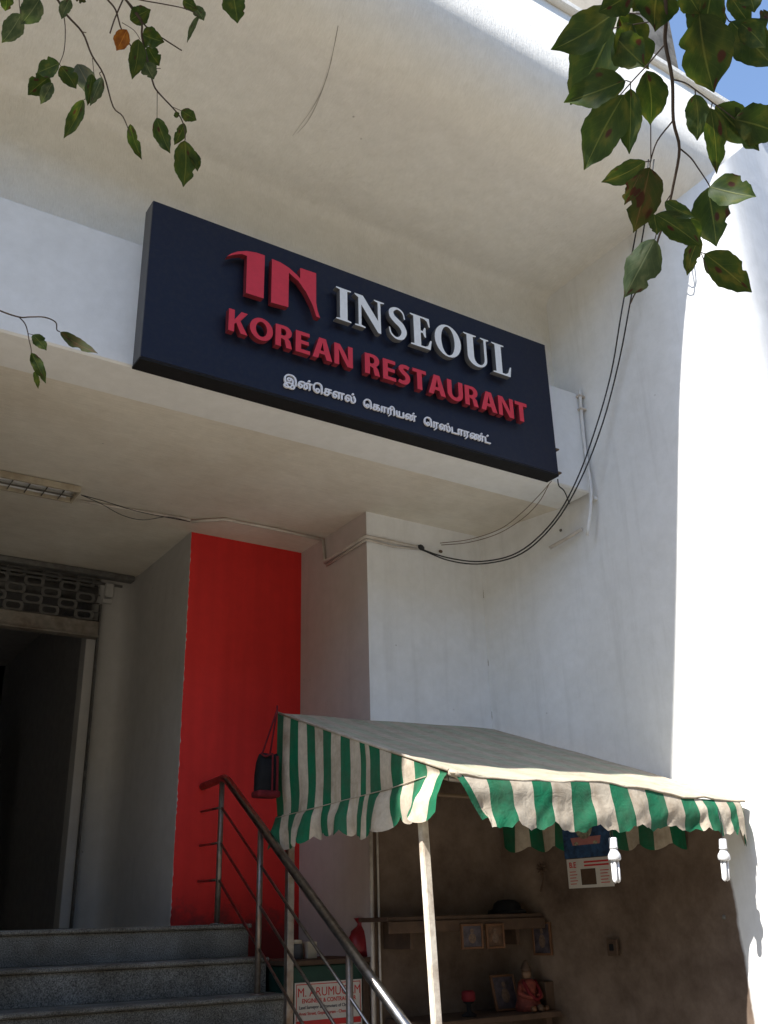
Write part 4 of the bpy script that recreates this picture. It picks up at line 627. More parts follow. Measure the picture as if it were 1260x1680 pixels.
for i in range(4): bm.faces.new((v[i], v[(i + 1) % 4], v[4 + (i + 1) % 4], v[4 + i]))
bm.faces.new((v[4], v[5], v[6], v[7])); bm.faces.new((v[3], v[2], v[1], v[0]))
bmesh.ops.bevel(bm, geom=bm.edges[:], offset=.004, segments=2, affect='EDGES')
aw(from_bm('front_post', bm, M_postp))
aw(box('rear_post', (2.985, 5.70, 0.9), (3.03, 5.745, 2.84), M_steelpost, None, .003))

# ------------------------------------------------------------------ lamps under the awning
def bulb(c, tilt, label):
    r = empty('fluorescent_bulb', label, 'light bulb', c, 'bulbs under the awning')
    ax = Vector(tilt).normalized()
    q = Vector((0, 0, -1)).rotation_difference(ax)
    P = lambda x, y, z: q @ Vector((x, y, -z))
    def add(o): o.parent = r; return o
    add(lathe('holder', [(.017, 0), (.021, .004), (.021, .045), (.0225, .047), (.0225, .056), (.017, .058)], (0, 0, 0), M_glasswhite, None, 16, ax))
    add(lathe('ballast', [(.019, .058), (.021, .066), (.031, .082), (.034, .092), (.034, .108), (.030, .113), (.018, .115)], (0, 0, 0), M_glasswhite, None, 20, ax))
    for (sx, sy) in ((-.011, -.009), (.011, -.009)):
        add(tube('tube', [P(sx, sy, .112), P(sx, sy, .205), P(sx, sy * .6, .213), P(sx, 0, .216), P(sx, -sy * .6, .213), P(sx, -sy, .205), P(sx, -sy, .112)], .0078, M_glasswhite, None, 10))
    add(tube('cord', [P(0, 0, 0), P(0, .0, -.08), P(0.01, .02, -.16)], .003, M_cable, None, 6))
    return r
bulb((3.922,3.830,1.965), (0, .02, -1), 'white twin tube energy saving bulb hanging beside the wall calendar')
bulb((4.699,3.750,1.966), (.05, .12, -1), 'white energy saving bulb hanging at the far right awning corner')

# ------------------------------------------------------------------ stair handrail
HR = empty('stair_handrail', 'brushed steel stair handrail with three thin bars and posts', 'handrail', (2.88, 5.3, 0))
def hr(o): o.parent = HR; o.matrix_parent_inverse = Matrix.Translation((-2.88, -5.3, 0)); return o
XH = 2.88
ra, rb_ = Vector((XH, 6.455, 2.545)), Vector((XH, 4.262, 1.118)); sl_ = (rb_ - ra) / (ra.y - rb_.y)
def rail(y, dz=0): p = ra + sl_ * (ra.y - y); return Vector((XH, y, p.z + dz))
hr(tube('top_rail', [(XH, 6.865, 2.535), (XH, 6.56, 2.548), (XH, 6.49, 2.548), rail(6.42), rail(5.6), rail(4.8), rail(3.8)], .0275, M_steel, None, 18))
for dz in (-.235, -.475, -.72):
    hr(tube('thin_bar', [(XH, 6.868, rail(6.515, dz * .98).z + .004), (XH, 6.52, rail(6.515, dz * .98).z)], .009, M_steel, None, 10))
    hr(tube('thin_bar', [rail(6.515, dz * .98), rail(5.4, dz), rail(3.9, dz)], .009, M_steel, None, 10))
for (y, zb) in ((6.52, 1.598), (5.885, 1.198), (4.80, .598)):
    zt = 2.53 if y > 6.5 else rail(y).z - .02
    pst = hr(tube('post', [(XH, y, zb), (XH, y, zt)], .019, M_steelpost, None, 14))
    sub(lathe('post_flange', [(.045, 0), (.045, .006), (.022, .010)], (XH, y, zb), M_steelpost, None, 16), pst)

# ------------------------------------------------------------------ rolling shutter at the entrance
SH = empty('rolling_shutter', 'grimy rolling link shutter raised above the dark entrance', 'shutter', (1.2, 8.3, 4.0))
def sh(o): o.parent = SH; o.matrix_parent_inverse = Matrix.Translation((-1.2, -8.3, -4.0)); return o
brl = sh(box('bottom_rail', (.30, 8.225, 3.955), (2.405, 8.265, 4.085), M_shutbar, None, .006))
sub(box('bottom_rail_lip', (.30, 8.195, 3.935), (2.405, 8.29, 3.953), M_shutbar, None, .003), brl)
def link_mesh():
    o_ = [(-.085, -.022), (-.066, -.043), (.066, -.043), (.085, -.022), (.085, .022), (.066, .043), (-.066, .043), (-.085, .022)]
    i_ = arc(.034, 0, .026, .026, -90, 90, 6) + arc(-.034, 0, .026, .026, 90, 270, 6)
    return [o_, i_[::-1]]
lm = None
rows = 6; pitch = .30
for r in range(rows):
    z = 4.135 + r * .079; yb = 8.245 if r < 4 else 8.245 + .03 * (r - 3)
    x = 2.27 - (.15 if r % 2 else 0)
    while x > .3:
        if lm is None:
            o = sh(shape('link', link_mesh(), .008, M_shut, None, (x, yb, z))); lm = o.data
        else:
            o = sh(link(bpy.data.objects.new('link', lm))); o.location = (x, yb, z); o.rotation_euler = (math.radians(90), 0, 0)
        x -= pitch
    sh(tube('link_rod', [(.30, yb + .004, z - .040), (2.40, yb + .004, z - .040)], .0055, M_shut, None, 6))
for r in range(2):
    sh(box('slat', (.30, 8.26 + .06 * r, 4.44 + .030 * r), (2.60, 8.275 + .06 * r, 4.462 + .030 * r), M_shut, None, .002))
sh(box('slot_cover', (.30, 8.10, 4.462), (2.655, 8.19, 4.512), M_shut, None, .006))
sh(tube('shutter_drum', [(.30, 8.46, 4.40), (2.585, 8.46, 4.40)], .085, M_shut, None, 20))
sh(box('drum_bracket', (2.44, 8.24, 4.33), (2.52, 8.278, 4.46), M_grey, None, .01))
sh(box('guide_channel', (2.405, 8.22, 1.6), (2.418, 8.28, 4.25), M_shut, None, .002))

# ------------------------------------------------------------------ tube light on the porch ceiling
FX = empty('caged_tube_light', 'beige caged twin tube light fixed under the porch ceiling', 'ceiling light', (1.0, 6.45, Z1))
def fx(o): o.parent = FX; o.matrix_parent_inverse = Matrix.Translation((-1.0, -6.45, -Z1)); return o
fa, fb, f0, f1, fz0, fz1 = .40, 1.662, 6.415, 6.645, 4.462, 4.512
fx(box('side_rail', (fa, f0, fz0), (fb, f0 + .022, fz1), M_fixture, None, .003))
fx(box('side_rail', (fa, f1 - .022, fz0), (fb, f1, fz1), M_fixture, None, .003))
fx(box('end_cap', (fb - .02, f0 + .023, fz0 + .002), (fb - .001, f1 - .023, fz1), M_fixture, None, .003))
fx(box('reflector', (fa, f0 + .023, fz1 - .012), (fb - .021, f1 - .023, fz1 - .004), M_reflector, None, .001))
for y in (6.48, 6.585): fx(tube('lamp_tube', [(fa, y, 4.484), (fb - .06, y, 4.484)], .011, M_glasswhite, None, 12))
fx(box('cage_bar', (fa, 6.529, fz0 + .002), (fb - .021, 6.536, fz0 + .014), M_conc, None, .001))
for i in range(11): fx(box('cage_bar', (fb - .11 - i * .118, f0 + .023, fz0 + .001), (fb - .105 - i * .118, f1 - .023, fz0 + .013), M_conc, None, .001))

# ------------------------------------------------------------------ conduits, pipes and cables
def run(name, pts, r, mat, label, cat, seg=8):
    return tag(tube(name, pts, r, mat, None, seg), label, cat)
CD = empty('electrical_conduit', 'thin painted conduit running from the tube light to the pillar', 'conduit', (3, 6.4, 4.4))
def cd(o): o.parent = CD; o.matrix_parent_inverse = Matrix.Translation((-3, -6.4, -4.4)); return o
cd(tube('pipe', [(1.727,6.655,4.502), (2.149,6.629,4.502), (2.566,6.604,4.502)], .011, M_conduit, None, 8))
cd(tube('pipe', [(2.583,6.620,4.496), (2.788,6.459,4.500), (3.218,6.452,4.500), (3.665, (3.663,6.467,4.500)[1], 4.498)], .013, M_conduit, None, 8))
cd(tube('pipe', [(3.672, (3.663,6.467,4.500)[1], 4.498), (3.676,6.440,4.296), (3.676,6.129,4.299), (3.676,5.810,4.303), (3.685, 5.806, (3.676,5.810,4.303)[2]), (3.897,5.806,4.303), (4.185,5.806,4.301)], .014, M_conduit, None, 8))
cd(tube('pipe', [(3.676,6.411,4.255), (3.676,6.102,4.265), (3.676,5.811,4.274), (3.685, 5.804, (3.676,5.811,4.274)[2]), (3.924,5.806,4.263), (4.149,5.806,4.284)], .009, M_conduit, None, 8))
for k, P in enumerate(([(1.673,6.449,4.460), (1.814,6.364,4.410), (2.138,6.521,4.450), (2.569,6.611,4.490)], [(1.673,6.449,4.460), (1.802,6.394,4.400), (1.976,6.434,4.360), (2.149,6.471,4.370), (2.349,6.512,4.450), (2.569,6.611,4.490)])):
    tag(tube('loose_wire', spline(P, 6), .0028, M_cable, None, 6), ('upper of two dark wires drooping from the tube light end', 'lower of two dark wires drooping from the tube light end')[k], 'wire')
JB = empty('cable_knot', 'dark taped cable joints on the pillar below the sign', 'cable joint', (4.181,5.800,4.298))
o = lathe('taped_joint', [(.006, -.03), (.018, -.02), (.022, 0), (.017, .018), (.006, .028)], (0, -.01, 0), M_cable, JB, 12, Vector((1, 0, -.5)).normalized())
o = lathe('taped_joint', [(.005, -.018), (.012, -.01), (.013, .006), (.005, .016)], (.190, -.01, .002), M_wire, JB, 12, Vector((1, 0, -.1)).normalized())
cab1 = [(4.162,5.790,4.286), (4.371,5.700,4.217), (4.586,5.550,4.176), (4.707,5.250,4.176), (4.703,4.850,4.276), (4.727,4.580,4.512), (4.836,4.420,4.920), (4.887,4.250,5.317), (4.840,4.033,5.712), (4.900,3.877,6.243), (4.577,3.460,6.304), (4.633,3.425,6.569)]
cab2 = [(4.185,5.790,4.280), (4.388,5.700,4.195), (4.596,5.550,4.158), (4.725,5.230,4.163), (4.718,4.820,4.278), (4.764,4.550,4.548), (4.878,4.380,4.963), (4.911,4.180,5.392), (4.860,3.949,5.777), (4.920,3.817,6.238), (4.625,3.450,6.318), (4.688,3.420,6.591)]
run('black_cable', spline(cab1, 6), .0055, M_cable, 'upper black cable swinging from the pillar up past the sign corner', 'cable')
run('black_cable', spline(cab2, 6), .0055, M_cable, 'lower black cable swinging from the pillar up to the rounded canopy edge', 'cable')
run('thin_wire', spline([(4.369,5.790,4.371), (4.518,5.600,4.366), (4.628,5.350,4.388), (4.638,5.100,4.433), (4.485,4.720,4.406), (4.503,4.600,4.474)], 6), .003, M_wire, 'upper thin brown wire rising to the lower right sign corner', 'wire', 6)
run('thin_wire', spline([(4.380,5.790,4.357), (4.504,5.600,4.337), (4.599,5.350,4.342), (4.638,5.100,4.383), (4.491,4.740,4.357), (4.483,4.600,4.455)], 6), .003, M_wire, 'lower thin brown wire rising to the lower right sign corner', 'wire', 6)
run('thin_wire', spline([(4.585,4.620,4.515), (4.610,4.640,4.475), (4.679,4.660,4.454), (4.837,4.780,4.436)], 5), .005, M_cable, 'short black cord dangling from the right end of the sign', 'wire', 6)
PV = empty('white_drain_pipe', 'thin white plastic pipe clipped to the side wall right of the sign', 'pipe', (4.960,4.677,4.757))
def pv(o): 
    m = o.data; m.transform(Matrix.Translation(-PV.location)); o.parent = PV; return o
pv(tube('pipe', spline([(4.955,4.651,5.381), (4.955,4.662,5.170), (4.950,4.665,4.853), (4.930,4.634,4.580), (4.900,4.629,4.373), (4.880,4.680,4.154)], 5), .0125, M_pipe, None, 12))
for (x, y) in ((951, 650), (954, 675)): pv(box('clip', *(lambda c: ((c[0] - .03, c[1] - .03, c[2] - .008), (c[0] + .03, c[1] + .02, c[2] + .008)))(Vector((4.965,4.669,5.284)) + Vector((0, 0, -(y - 660) * .0045))), M_conduit, None, .003))
pv(box('bracket', *(lambda c: ((c[0] - .02, c[1] - .02, c[2] - .015), (c[0] + .02, c[1] + .02, c[2] + .015)))(Vector((4.985,4.664,4.463))), M_pipe, None, .004))
run('wall_pipe', [(4.900,5.100,4.197), (4.945,4.953,4.236), (4.965,4.810,4.264)], .014, M_conduit, 'short grey conduit stub lying along the side wall beneath the sign', 'conduit')

# ------------------------------------------------------------------ stall things under the awning
BG = empty('hanging_bag', 'black cloth bag with dark red trim hanging at the awning corner', 'bag', (2.799,5.660,2.325))
bx, by, bz = (2.799,5.660,2.325)
def bg_(o): o.parent = BG; o.matrix_parent_inverse = Matrix.Translation((-bx, -by, -bz)); return o
V = []; F = []
for (z, w, dpt, sh_) in ((0, .066, .030, .0), (.04, .074, .045, .0), (.14, .074, .052, .004), (.22, .070, .046, .008), (.265, .062, .030, .012)):
    for j in range(14):
        a = 2 * math.pi * j / 14; ca, sa = math.cos(a), math.sin(a)
        V.append((bx + sh_ + w * math.copysign(abs(ca) ** .5, ca), by + dpt * math.copysign(abs(sa) ** .6, sa) + .004 * math.sin(z * 60 + j), bz + z + .006 * math.sin(j * 1.7)))
for i in range(4):
    for j in range(14): F.append((i * 14 + j, i * 14 + (j + 1) % 14, (i + 1) * 14 + (j + 1) % 14, (i + 1) * 14 + j))
F.append(tuple(range(14))[::-1]); F.append(tuple(range(56, 70)))
bg_(mesh('body', V, F, M_black, None, True))
bg_(box('trim', (bx - .079, by - .058, bz - .004), (bx + .079, by + .056, bz + .038), M_bagred, None, .014, 2))
bg_(box('trim', (bx + .012, by - .061, bz + .03), (bx + .022, by - .048, bz + .26), M_bagred, None, .003))
bg_(box('trim', (bx + .046, by - .058, bz + .03), (bx + .060, by - .040, bz + .25), M_bagred, None, .003))
bg_(tube('trim', spline([(bx - .06, by - .04, bz + .262), (bx - .03, by - .05, bz + .244), (bx, by - .052, bz + .258), (bx + .02, by - .048, bz + .26)], 4), .007, M_bagred, None, 6))
for s in (-.045, .012): bg_(tube('handle', [(bx + s, by - .02, bz + .25), (bx + .085, by + .03, bz + .56), (bx + .09, by + .04, bz + .59)], .006, M_bagred, None, 6))

SHF = empty('wall_shelf', 'old brown wooden plank shelf on the stall back wall', 'shelf', (4.2, 5.6, 1.55))
def sf(o): o.parent = SHF; o.matrix_parent_inverse = Matrix.Translation((-4.2, -5.6, -1.55)); return o
sf(box('board', (3.56, 5.47, 1.585), (4.845, 5.815, 1.612), M_wood, None, .004))
sf(box('front_rail', (3.56, 5.452, 1.515), (4.845, 5.468, 1.584), M_wood, None, .003))
for x in (3.75, 4.62): sf(box('bracket', (x, 5.50, 1.42), (x + .03, 5.81, 1.583), M_wood, None, .003))
hc = Vector((4.653,5.620,1.621)); hc.z = 1.614
tag(lathe('upturned_bowl', [(.135, 0), (.13, .02), (.10, .03), (.09, .065), (.06, .085), (.02, .09)], hc, M_black, None, 22), 'dark upturned bowl sitting on the wooden wall shelf', 'bowl')
def picture(name, lo, w, h, art, label, tilt=0.0, plane='Y', depth=.02, fw=.013):
    r = empty(name, label, 'framed picture', lo, 'framed pictures in the stall'); r.rotation_euler = (math.radians(tilt), 0, 0 if plane == 'Y' else math.radians(-78))
    def a(o): o.parent = r; return o
    a(box('frame', (-w / 2, -depth, 0), (-w / 2 + fw, 0, h), M_frame, None, .002)); a(box('frame', (w / 2 - fw, -depth, 0), (w / 2, 0, h), M_frame, None, .002))
    a(box('frame', (-w / 2 + fw, -depth, 0), (w / 2 - fw, 0, fw), M_frame, None, .002)); a(box('frame', (-w / 2 + fw, -depth, h - fw), (w / 2 - fw, 0, h), M_frame, None, .002))
    prt = a(box('print', (-w / 2 + fw, -depth * .55, fw), (w / 2 - fw, -.002, h - fw), art, None, 0))
    sub(shape('printed_motif', [ell(0, h * .42, w * .17, h * .20, 18), ell(0, h * .72, w * .08, h * .09, 14)], .002, M_motif, None, (0, -depth * .62, 0)), prt)
    return r
M_motif = simple('printed_figure', (.13, .085, .06), .5, 0, .5, 40)
M_artA = simple('dark_print', (.06, .05, .06), .35, 0, .6, 25)
M_artB = simple('ochre_print', (.09, .05, .03), .35, 0, .6, 25)
picture('framed_picture', (4.195,5.449,1.408), .175, .150, M_artA, 'left one of two small gilt framed prints under the shelf')
picture('framed_picture', (4.387,5.449,1.405), .150, .150, M_artB, 'right one of two small gilt framed prints under the shelf')
picture('framed_picture', (4.860,5.506,1.345), .155, .21, M_artA, 'tall narrow framed print alone at the shelf right end', 0, 'X')
TB = empty('offering_ledge', 'low dark wooden ledge with offerings below the shelf', 'ledge', (4.3, 5.5, .9))
def tb(o): o.parent = TB; o.matrix_parent_inverse = Matrix.Translation((-4.3, -5.5, -.9)); return o
tz = (4.443,5.450,1.016)[2]
tb(box('top', (3.75, 5.36, tz - .035), (4.84, 5.815, tz), M_wood, None, .004))
for x in (3.8, 4.74): tb(box('leg', (x, 5.40, 0), (x + .05, 5.45, tz - .036), M_wood, None, .003))
p = Vector((4.582,5.600,1.013)); p.z = tz + .001
lp = picture('framed_picture', p, .20, .22, M_artA, 'dark framed print leaning on the offering ledge beside the figurine', -14)
FG = empty('garlanded_figurine', 'small seated figurine wrapped in orange and red cloth on the offering ledge', 'figurine', (0, 0, 0))
fc = Vector((4.698,5.520,1.009)); fc.z = tz
for nm, prof_, m in (('cloth_robe', [(.085, 0), (.088, .03), (.070, .08), (.058, .13), (.062, .165), (.040, .19)], M_marigold), ('head', [(.018, .185), (.030, .20), (.034, .222), (.026, .245)], M_skin), ('crown', [(.036, .240), (.034, .255), (.020, .285), (.006, .305)], M_wood)):
    lathe(nm, prof_, fc, m, FG, 18)
for s in (-1, 1): tube('arm', spline([fc + Vector((s * .055, 0, .16)), fc + Vector((s * .085, -.02, .11)), fc + Vector((s * .05, -.07, .085)), fc + Vector((s * .015, -.08, .09))], 4), .017, M_marigold, FG, 8)
tube('garland', spline([fc + Vector((-.05, -.02, .18)), fc + Vector((-.045, -.075, .11)), fc + Vector((0, -.092, .07)), fc + Vector((.045, -.075, .11)), fc + Vector((.05, -.02, .18))], 5), .012, M_bagred, FG, 8)
pc = Vector((4.878,5.500,0.999)); pc.z = tz
tag(box('printed_box', (pc.x - .07, pc.y - .04, tz + .001), (pc.x + .06, pc.y + .04, tz + .17), M_wood, None, .004), 'dark brown printed carton standing right of the figurine', 'box')
lc = Vector((4.185,5.500,1.030)); lc.z = tz
LM = empty('oil_lamp', 'small dark lamp with a red top at the ledge left end', 'lamp', (0, 0, 0))
lathe('base', [(.045, 0), (.05, .01), (.015, .03), (.015, .07), (.04, .085)], lc, M_black, LM, 16); lathe('cup', [(.035, .086), (.045, .10), (.043, .14), (.03, .15)], lc, M_bagred, LM, 16)
for k, (dx, r, m) in enumerate(((-.06, .022, M_frame), (.0, .026, M_wood), (.05, .02, M_frame))):
    tag(lathe('offering_fruit', [(.004, 0), (r * .8, .006), (r, r * .8), (r * .75, r * 1.5), (.004, r * 1.75)], Vector((fc.x + dx, 5.40, tz)), m, None, 12), ('brown round fruit left of two others before the figurine', 'largest darkest fruit between two others before the figurine', 'brown round fruit right of two others before the figurine')[k], 'fruit')

# wall calendar on the side wall, facing into the stall
RCAL = (math.radians(90), 0, math.radians(-84))
CA = empty('wall_calendar', 'wall calendar with blue picture and white date sheet behind the bulb', 'calendar', (4.885,5.002,1.758)); CA.rotation_euler = (0, 0, math.radians(-86))
def ca(o): o.parent = CA; return o
dsh = ca(box('date_sheet', (-.205, -.004, 0), (.19, 0, .185), M_paper, None, 0))
psh2 = ca(box('picture_sheet', (-.215, -.008, .19), (.20, -.003, .52), M_blue, None, 0))
sub(shape('picture_flower', [ell(0, .38, .075, .075, 20)], .001, M_pastel, None, (-.02, -.0088, 0)), psh2)
sub(shape('picture_banner', [[(-.12, .27), (.12, .27), (.135, .32), (-.135, .32)]], .001, M_rosy, None, (-.01, -.0088, 0)), psh2)
for i in range(5): sub(shape('picture_petal', [ell(.15 * math.cos(i * 1.2 + .5), .37 + .11 * math.sin(i * 1.2 + .5), .020, .012, 10)], .001, M_pastel, None, (-.01, -.0090, 0)), psh2)
sub(words('printed_words', 'B.E', .05, M_ink_red, None, (-.185, -.0052, .130), (math.radians(90), 0, 0), off=.001), dsh)
sub(box('printed_line', (-.05, -.0052, .155), (.165, -.0042, .166), M_ink_red, None, 0), dsh); sub(box('printed_line', (-.05, -.0052, .133), (.165, -.0042, .144), M_ink_red, None, 0), dsh)
sub(box('date_block', (-.085, -.0056, .018), (.045, -.0042, .118), M_wood, None, 0), dsh)
for i in range(5):
    sub(box('printed_line', (-.185, -.0052, .025 + i * .019), (-.13 + .012 * (i % 2), -.0044, .030 + i * .019), M_ink_red, None, 0), dsh)
    sub(box('printed_line', (.085, -.0052, .025 + i * .019), (.16 - .012 * (i % 2), -.0044, .030 + i * .019), M_ink_red, None, 0), dsh)
# rosette ornament hanging on the stall wall
RO = empty('hanging_rosette', 'dark hanging rosette ornament with a short tail left of the calendar', 'ornament', (4.840,5.427,1.898)); RO.rotation_euler = (0, 0, math.radians(-75))
for i in range(10):
    a = i * math.pi / 5; c0, s0 = math.cos(a), math.sin(a)
    V = [(0, 0, 0), (.026 * math.cos(a - .3), -.012, .026 * math.sin(a - .3)), (.052 * c0, -.006, .052 * s0), (.026 * math.cos(a + .3), -.012, .026 * math.sin(a + .3)), (.02 * c0, -.022, .02 * s0)]
    mesh('petal', V, [(0, 1, 4), (1, 2, 4), (2, 3, 4), (3, 0, 4), (0, 3, 2, 1)], M_wood, RO)
tube('tail', spline([(0, -.01, -.03), (.004, -.012, -.08), (-.012, -.01, -.12), (-.022, -.012, -.15)], 4), .007, M_wood, RO, 8)
SB = empty('switch_box', 'small dark wall switch box low on the stained side wall', 'switch', (4.970,4.949,1.344)); SB.rotation_euler = (0, 0, math.radians(-88))
box('plate', (-.045, -.022, 0), (.045, 0, .10), M_wood, SB, .004); box('rocker', (-.018, -.030, .03), (.018, -.023, .07), M_black, SB, .003)
run('corner_conduit', [(3.655, 5.80, .3), (3.655, 5.80, 1.3), (3.66, 5.80, 2.15)], .013, M_conduit, 'vertical grey conduit up the pillar corner below the awning', 'conduit')
run('corner_conduit', [(3.715, 5.805, .3), (3.715, 5.805, 1.3), (3.715, 5.805, 2.4)], .008, M_conduit, 'thinner vertical conduit right beside the pillar corner below the awning', 'conduit')

# green cabinet with a poster calendar, bag and jars on it, beside the steps
CB = empty('green_cabinet', 'dark green cabinet beside the steps below the red wall', 'cabinet', (3.4, 6.0, 0))
def cb(o): o.parent = CB; o.matrix_parent_inverse = Matrix.Translation((-3.4, -6.0, 0)); return o
cb(box('body', (3.10, 5.88, .05), (3.675, 6.40, 1.345), M_green, None, .006))
cb(box('top', (3.085, 5.855, 1.347), (3.682, 6.42, 1.377), M_wood, None, .004))
cb(box('frame_stile', (3.622, 5.866, .06), (3.672, 5.879, 1.344), M_wood, None, .003))
PO = empty('poster_calendar', 'white poster calendar with red heading taped to the green cabinet', 'poster', (3.40, 5.872, 1.0)); PY = 5.872
px0, pz1 = 3.128, (3.198,5.870,1.251)[2]
def po(o): o.parent = PO; o.matrix_parent_inverse = Matrix.Translation((-3.40, -5.872, -1.0)); return o
R90 = (math.radians(90), 0, 0)
psh = po(box('sheet', (px0, PY - .002, pz1 - .62), (px0 + .485, PY, pz1), M_paper, None, 0))
sub(box('border', (px0 + .010, PY - .0032, pz1 - .014), (px0 + .475, PY - .0024, pz1 - .009), M_ink_red, None, 0), psh)
sub(box('border', (px0 + .010, PY - .0032, pz1 - .21), (px0 + .0145, PY - .0024, pz1 - .0145), M_ink_red, None, 0), psh)
sub(box('border', (px0 + .4705, PY - .0032, pz1 - .21), (px0 + .475, PY - .0024, pz1 - .0145), M_ink_red, None, 0), psh)
sub(words('printed_words', 'M. ARUMUGAM', .072, M_ink_red, None, (px0 + .018, PY - .003, pz1 - .080), R90, off=0.0, sx=.92), psh)
sub(words('printed_words', 'ENGINEER & CONTRACTOR', .034, M_ink_red, None, (px0 + .05, PY - .003, pz1 - .115), R90, off=.0006, sx=.90), psh)
sub(words('printed_words', 'Land Surveyor & Promoters of Chennai', .026, M_ink_dark, None, (px0 + .03, PY - .003, pz1 - .148), R90, off=.0004, sx=.92), psh)
sub(words('printed_words', 'Avvai Street, Gopalapuram - Chennai', .026, M_ink_red, None, (px0 + .03, PY - .003, pz1 - .182), R90, off=.0004, sx=.92), psh)
sub(box('red_band', (px0 + .010, PY - .0032, pz1 - .245), (px0 + .475, PY - .0024, pz1 - .212), M_ink_red, None, 0), psh)
sub(box('dark_band', (px0 + .010, PY - .0032, pz1 - .31), (px0 + .475, PY - .0024, pz1 - .255), M_ink_dark, None, 0), psh)
sub(words('printed_words', '2   FEBRUARY   2', .038, M_paper, None, (px0 + .09, PY - .0042, pz1 - .297), R90, off=.0006), psh)
rc = Vector((3.690,6.000,1.371)); rc.z = 1.378
V = []; F = []; prf = [(.085, 0), (.098, .05), (.088, .11), (.06, .155), (.022, .185), (.018, .20), (.045, .235)]
for (r, z) in prf:
    for j in range(16):
        a = 2 * math.pi * j / 16; q = r * (1 + .14 * math.sin(3 * a + z * 30) + .08 * math.sin(7 * a + z * 50))
        V.append((rc.x + q * math.cos(a), rc.y + .8 * q * math.sin(a), rc.z + z))
for i in range(len(prf) - 1):
    for j in range(16): F.append((i * 16 + j, i * 16 + (j + 1) % 16, (i + 1) * 16 + (j + 1) % 16, (i + 1) * 16 + j))
F.append(tuple(range(16))[::-1])
tag(mesh('plastic_bag', V, F, M_redplastic, None, True), 'crumpled red plastic bag tied at the top on the cabinet', 'bag')
jc = Vector((3.233,6.100,1.388)); jc.z = 1.378
JR = empty('jar', 'dim glass jar with pale lid at the cabinet left end', 'jar', (0, 0, 0))
lathe('jar_body', [(.035, 0), (.04, .008), (.04, .075), (.032, .09)], jc + Vector((.03, 0, 0)), M_navyside, JR, 16); lathe('lid', [(.034, .0905), (.034, .11), (.03, .114)], jc + Vector((.03, 0, 0)), M_cream, JR, 16)
tag(box('small_carton', (jc.x + .09, jc.y - .04, 1.378), (jc.x + .16, jc.y + .05, 1.478), M_cream, None, .003), 'small pale carton beside the jar on the green cabinet', 'box')

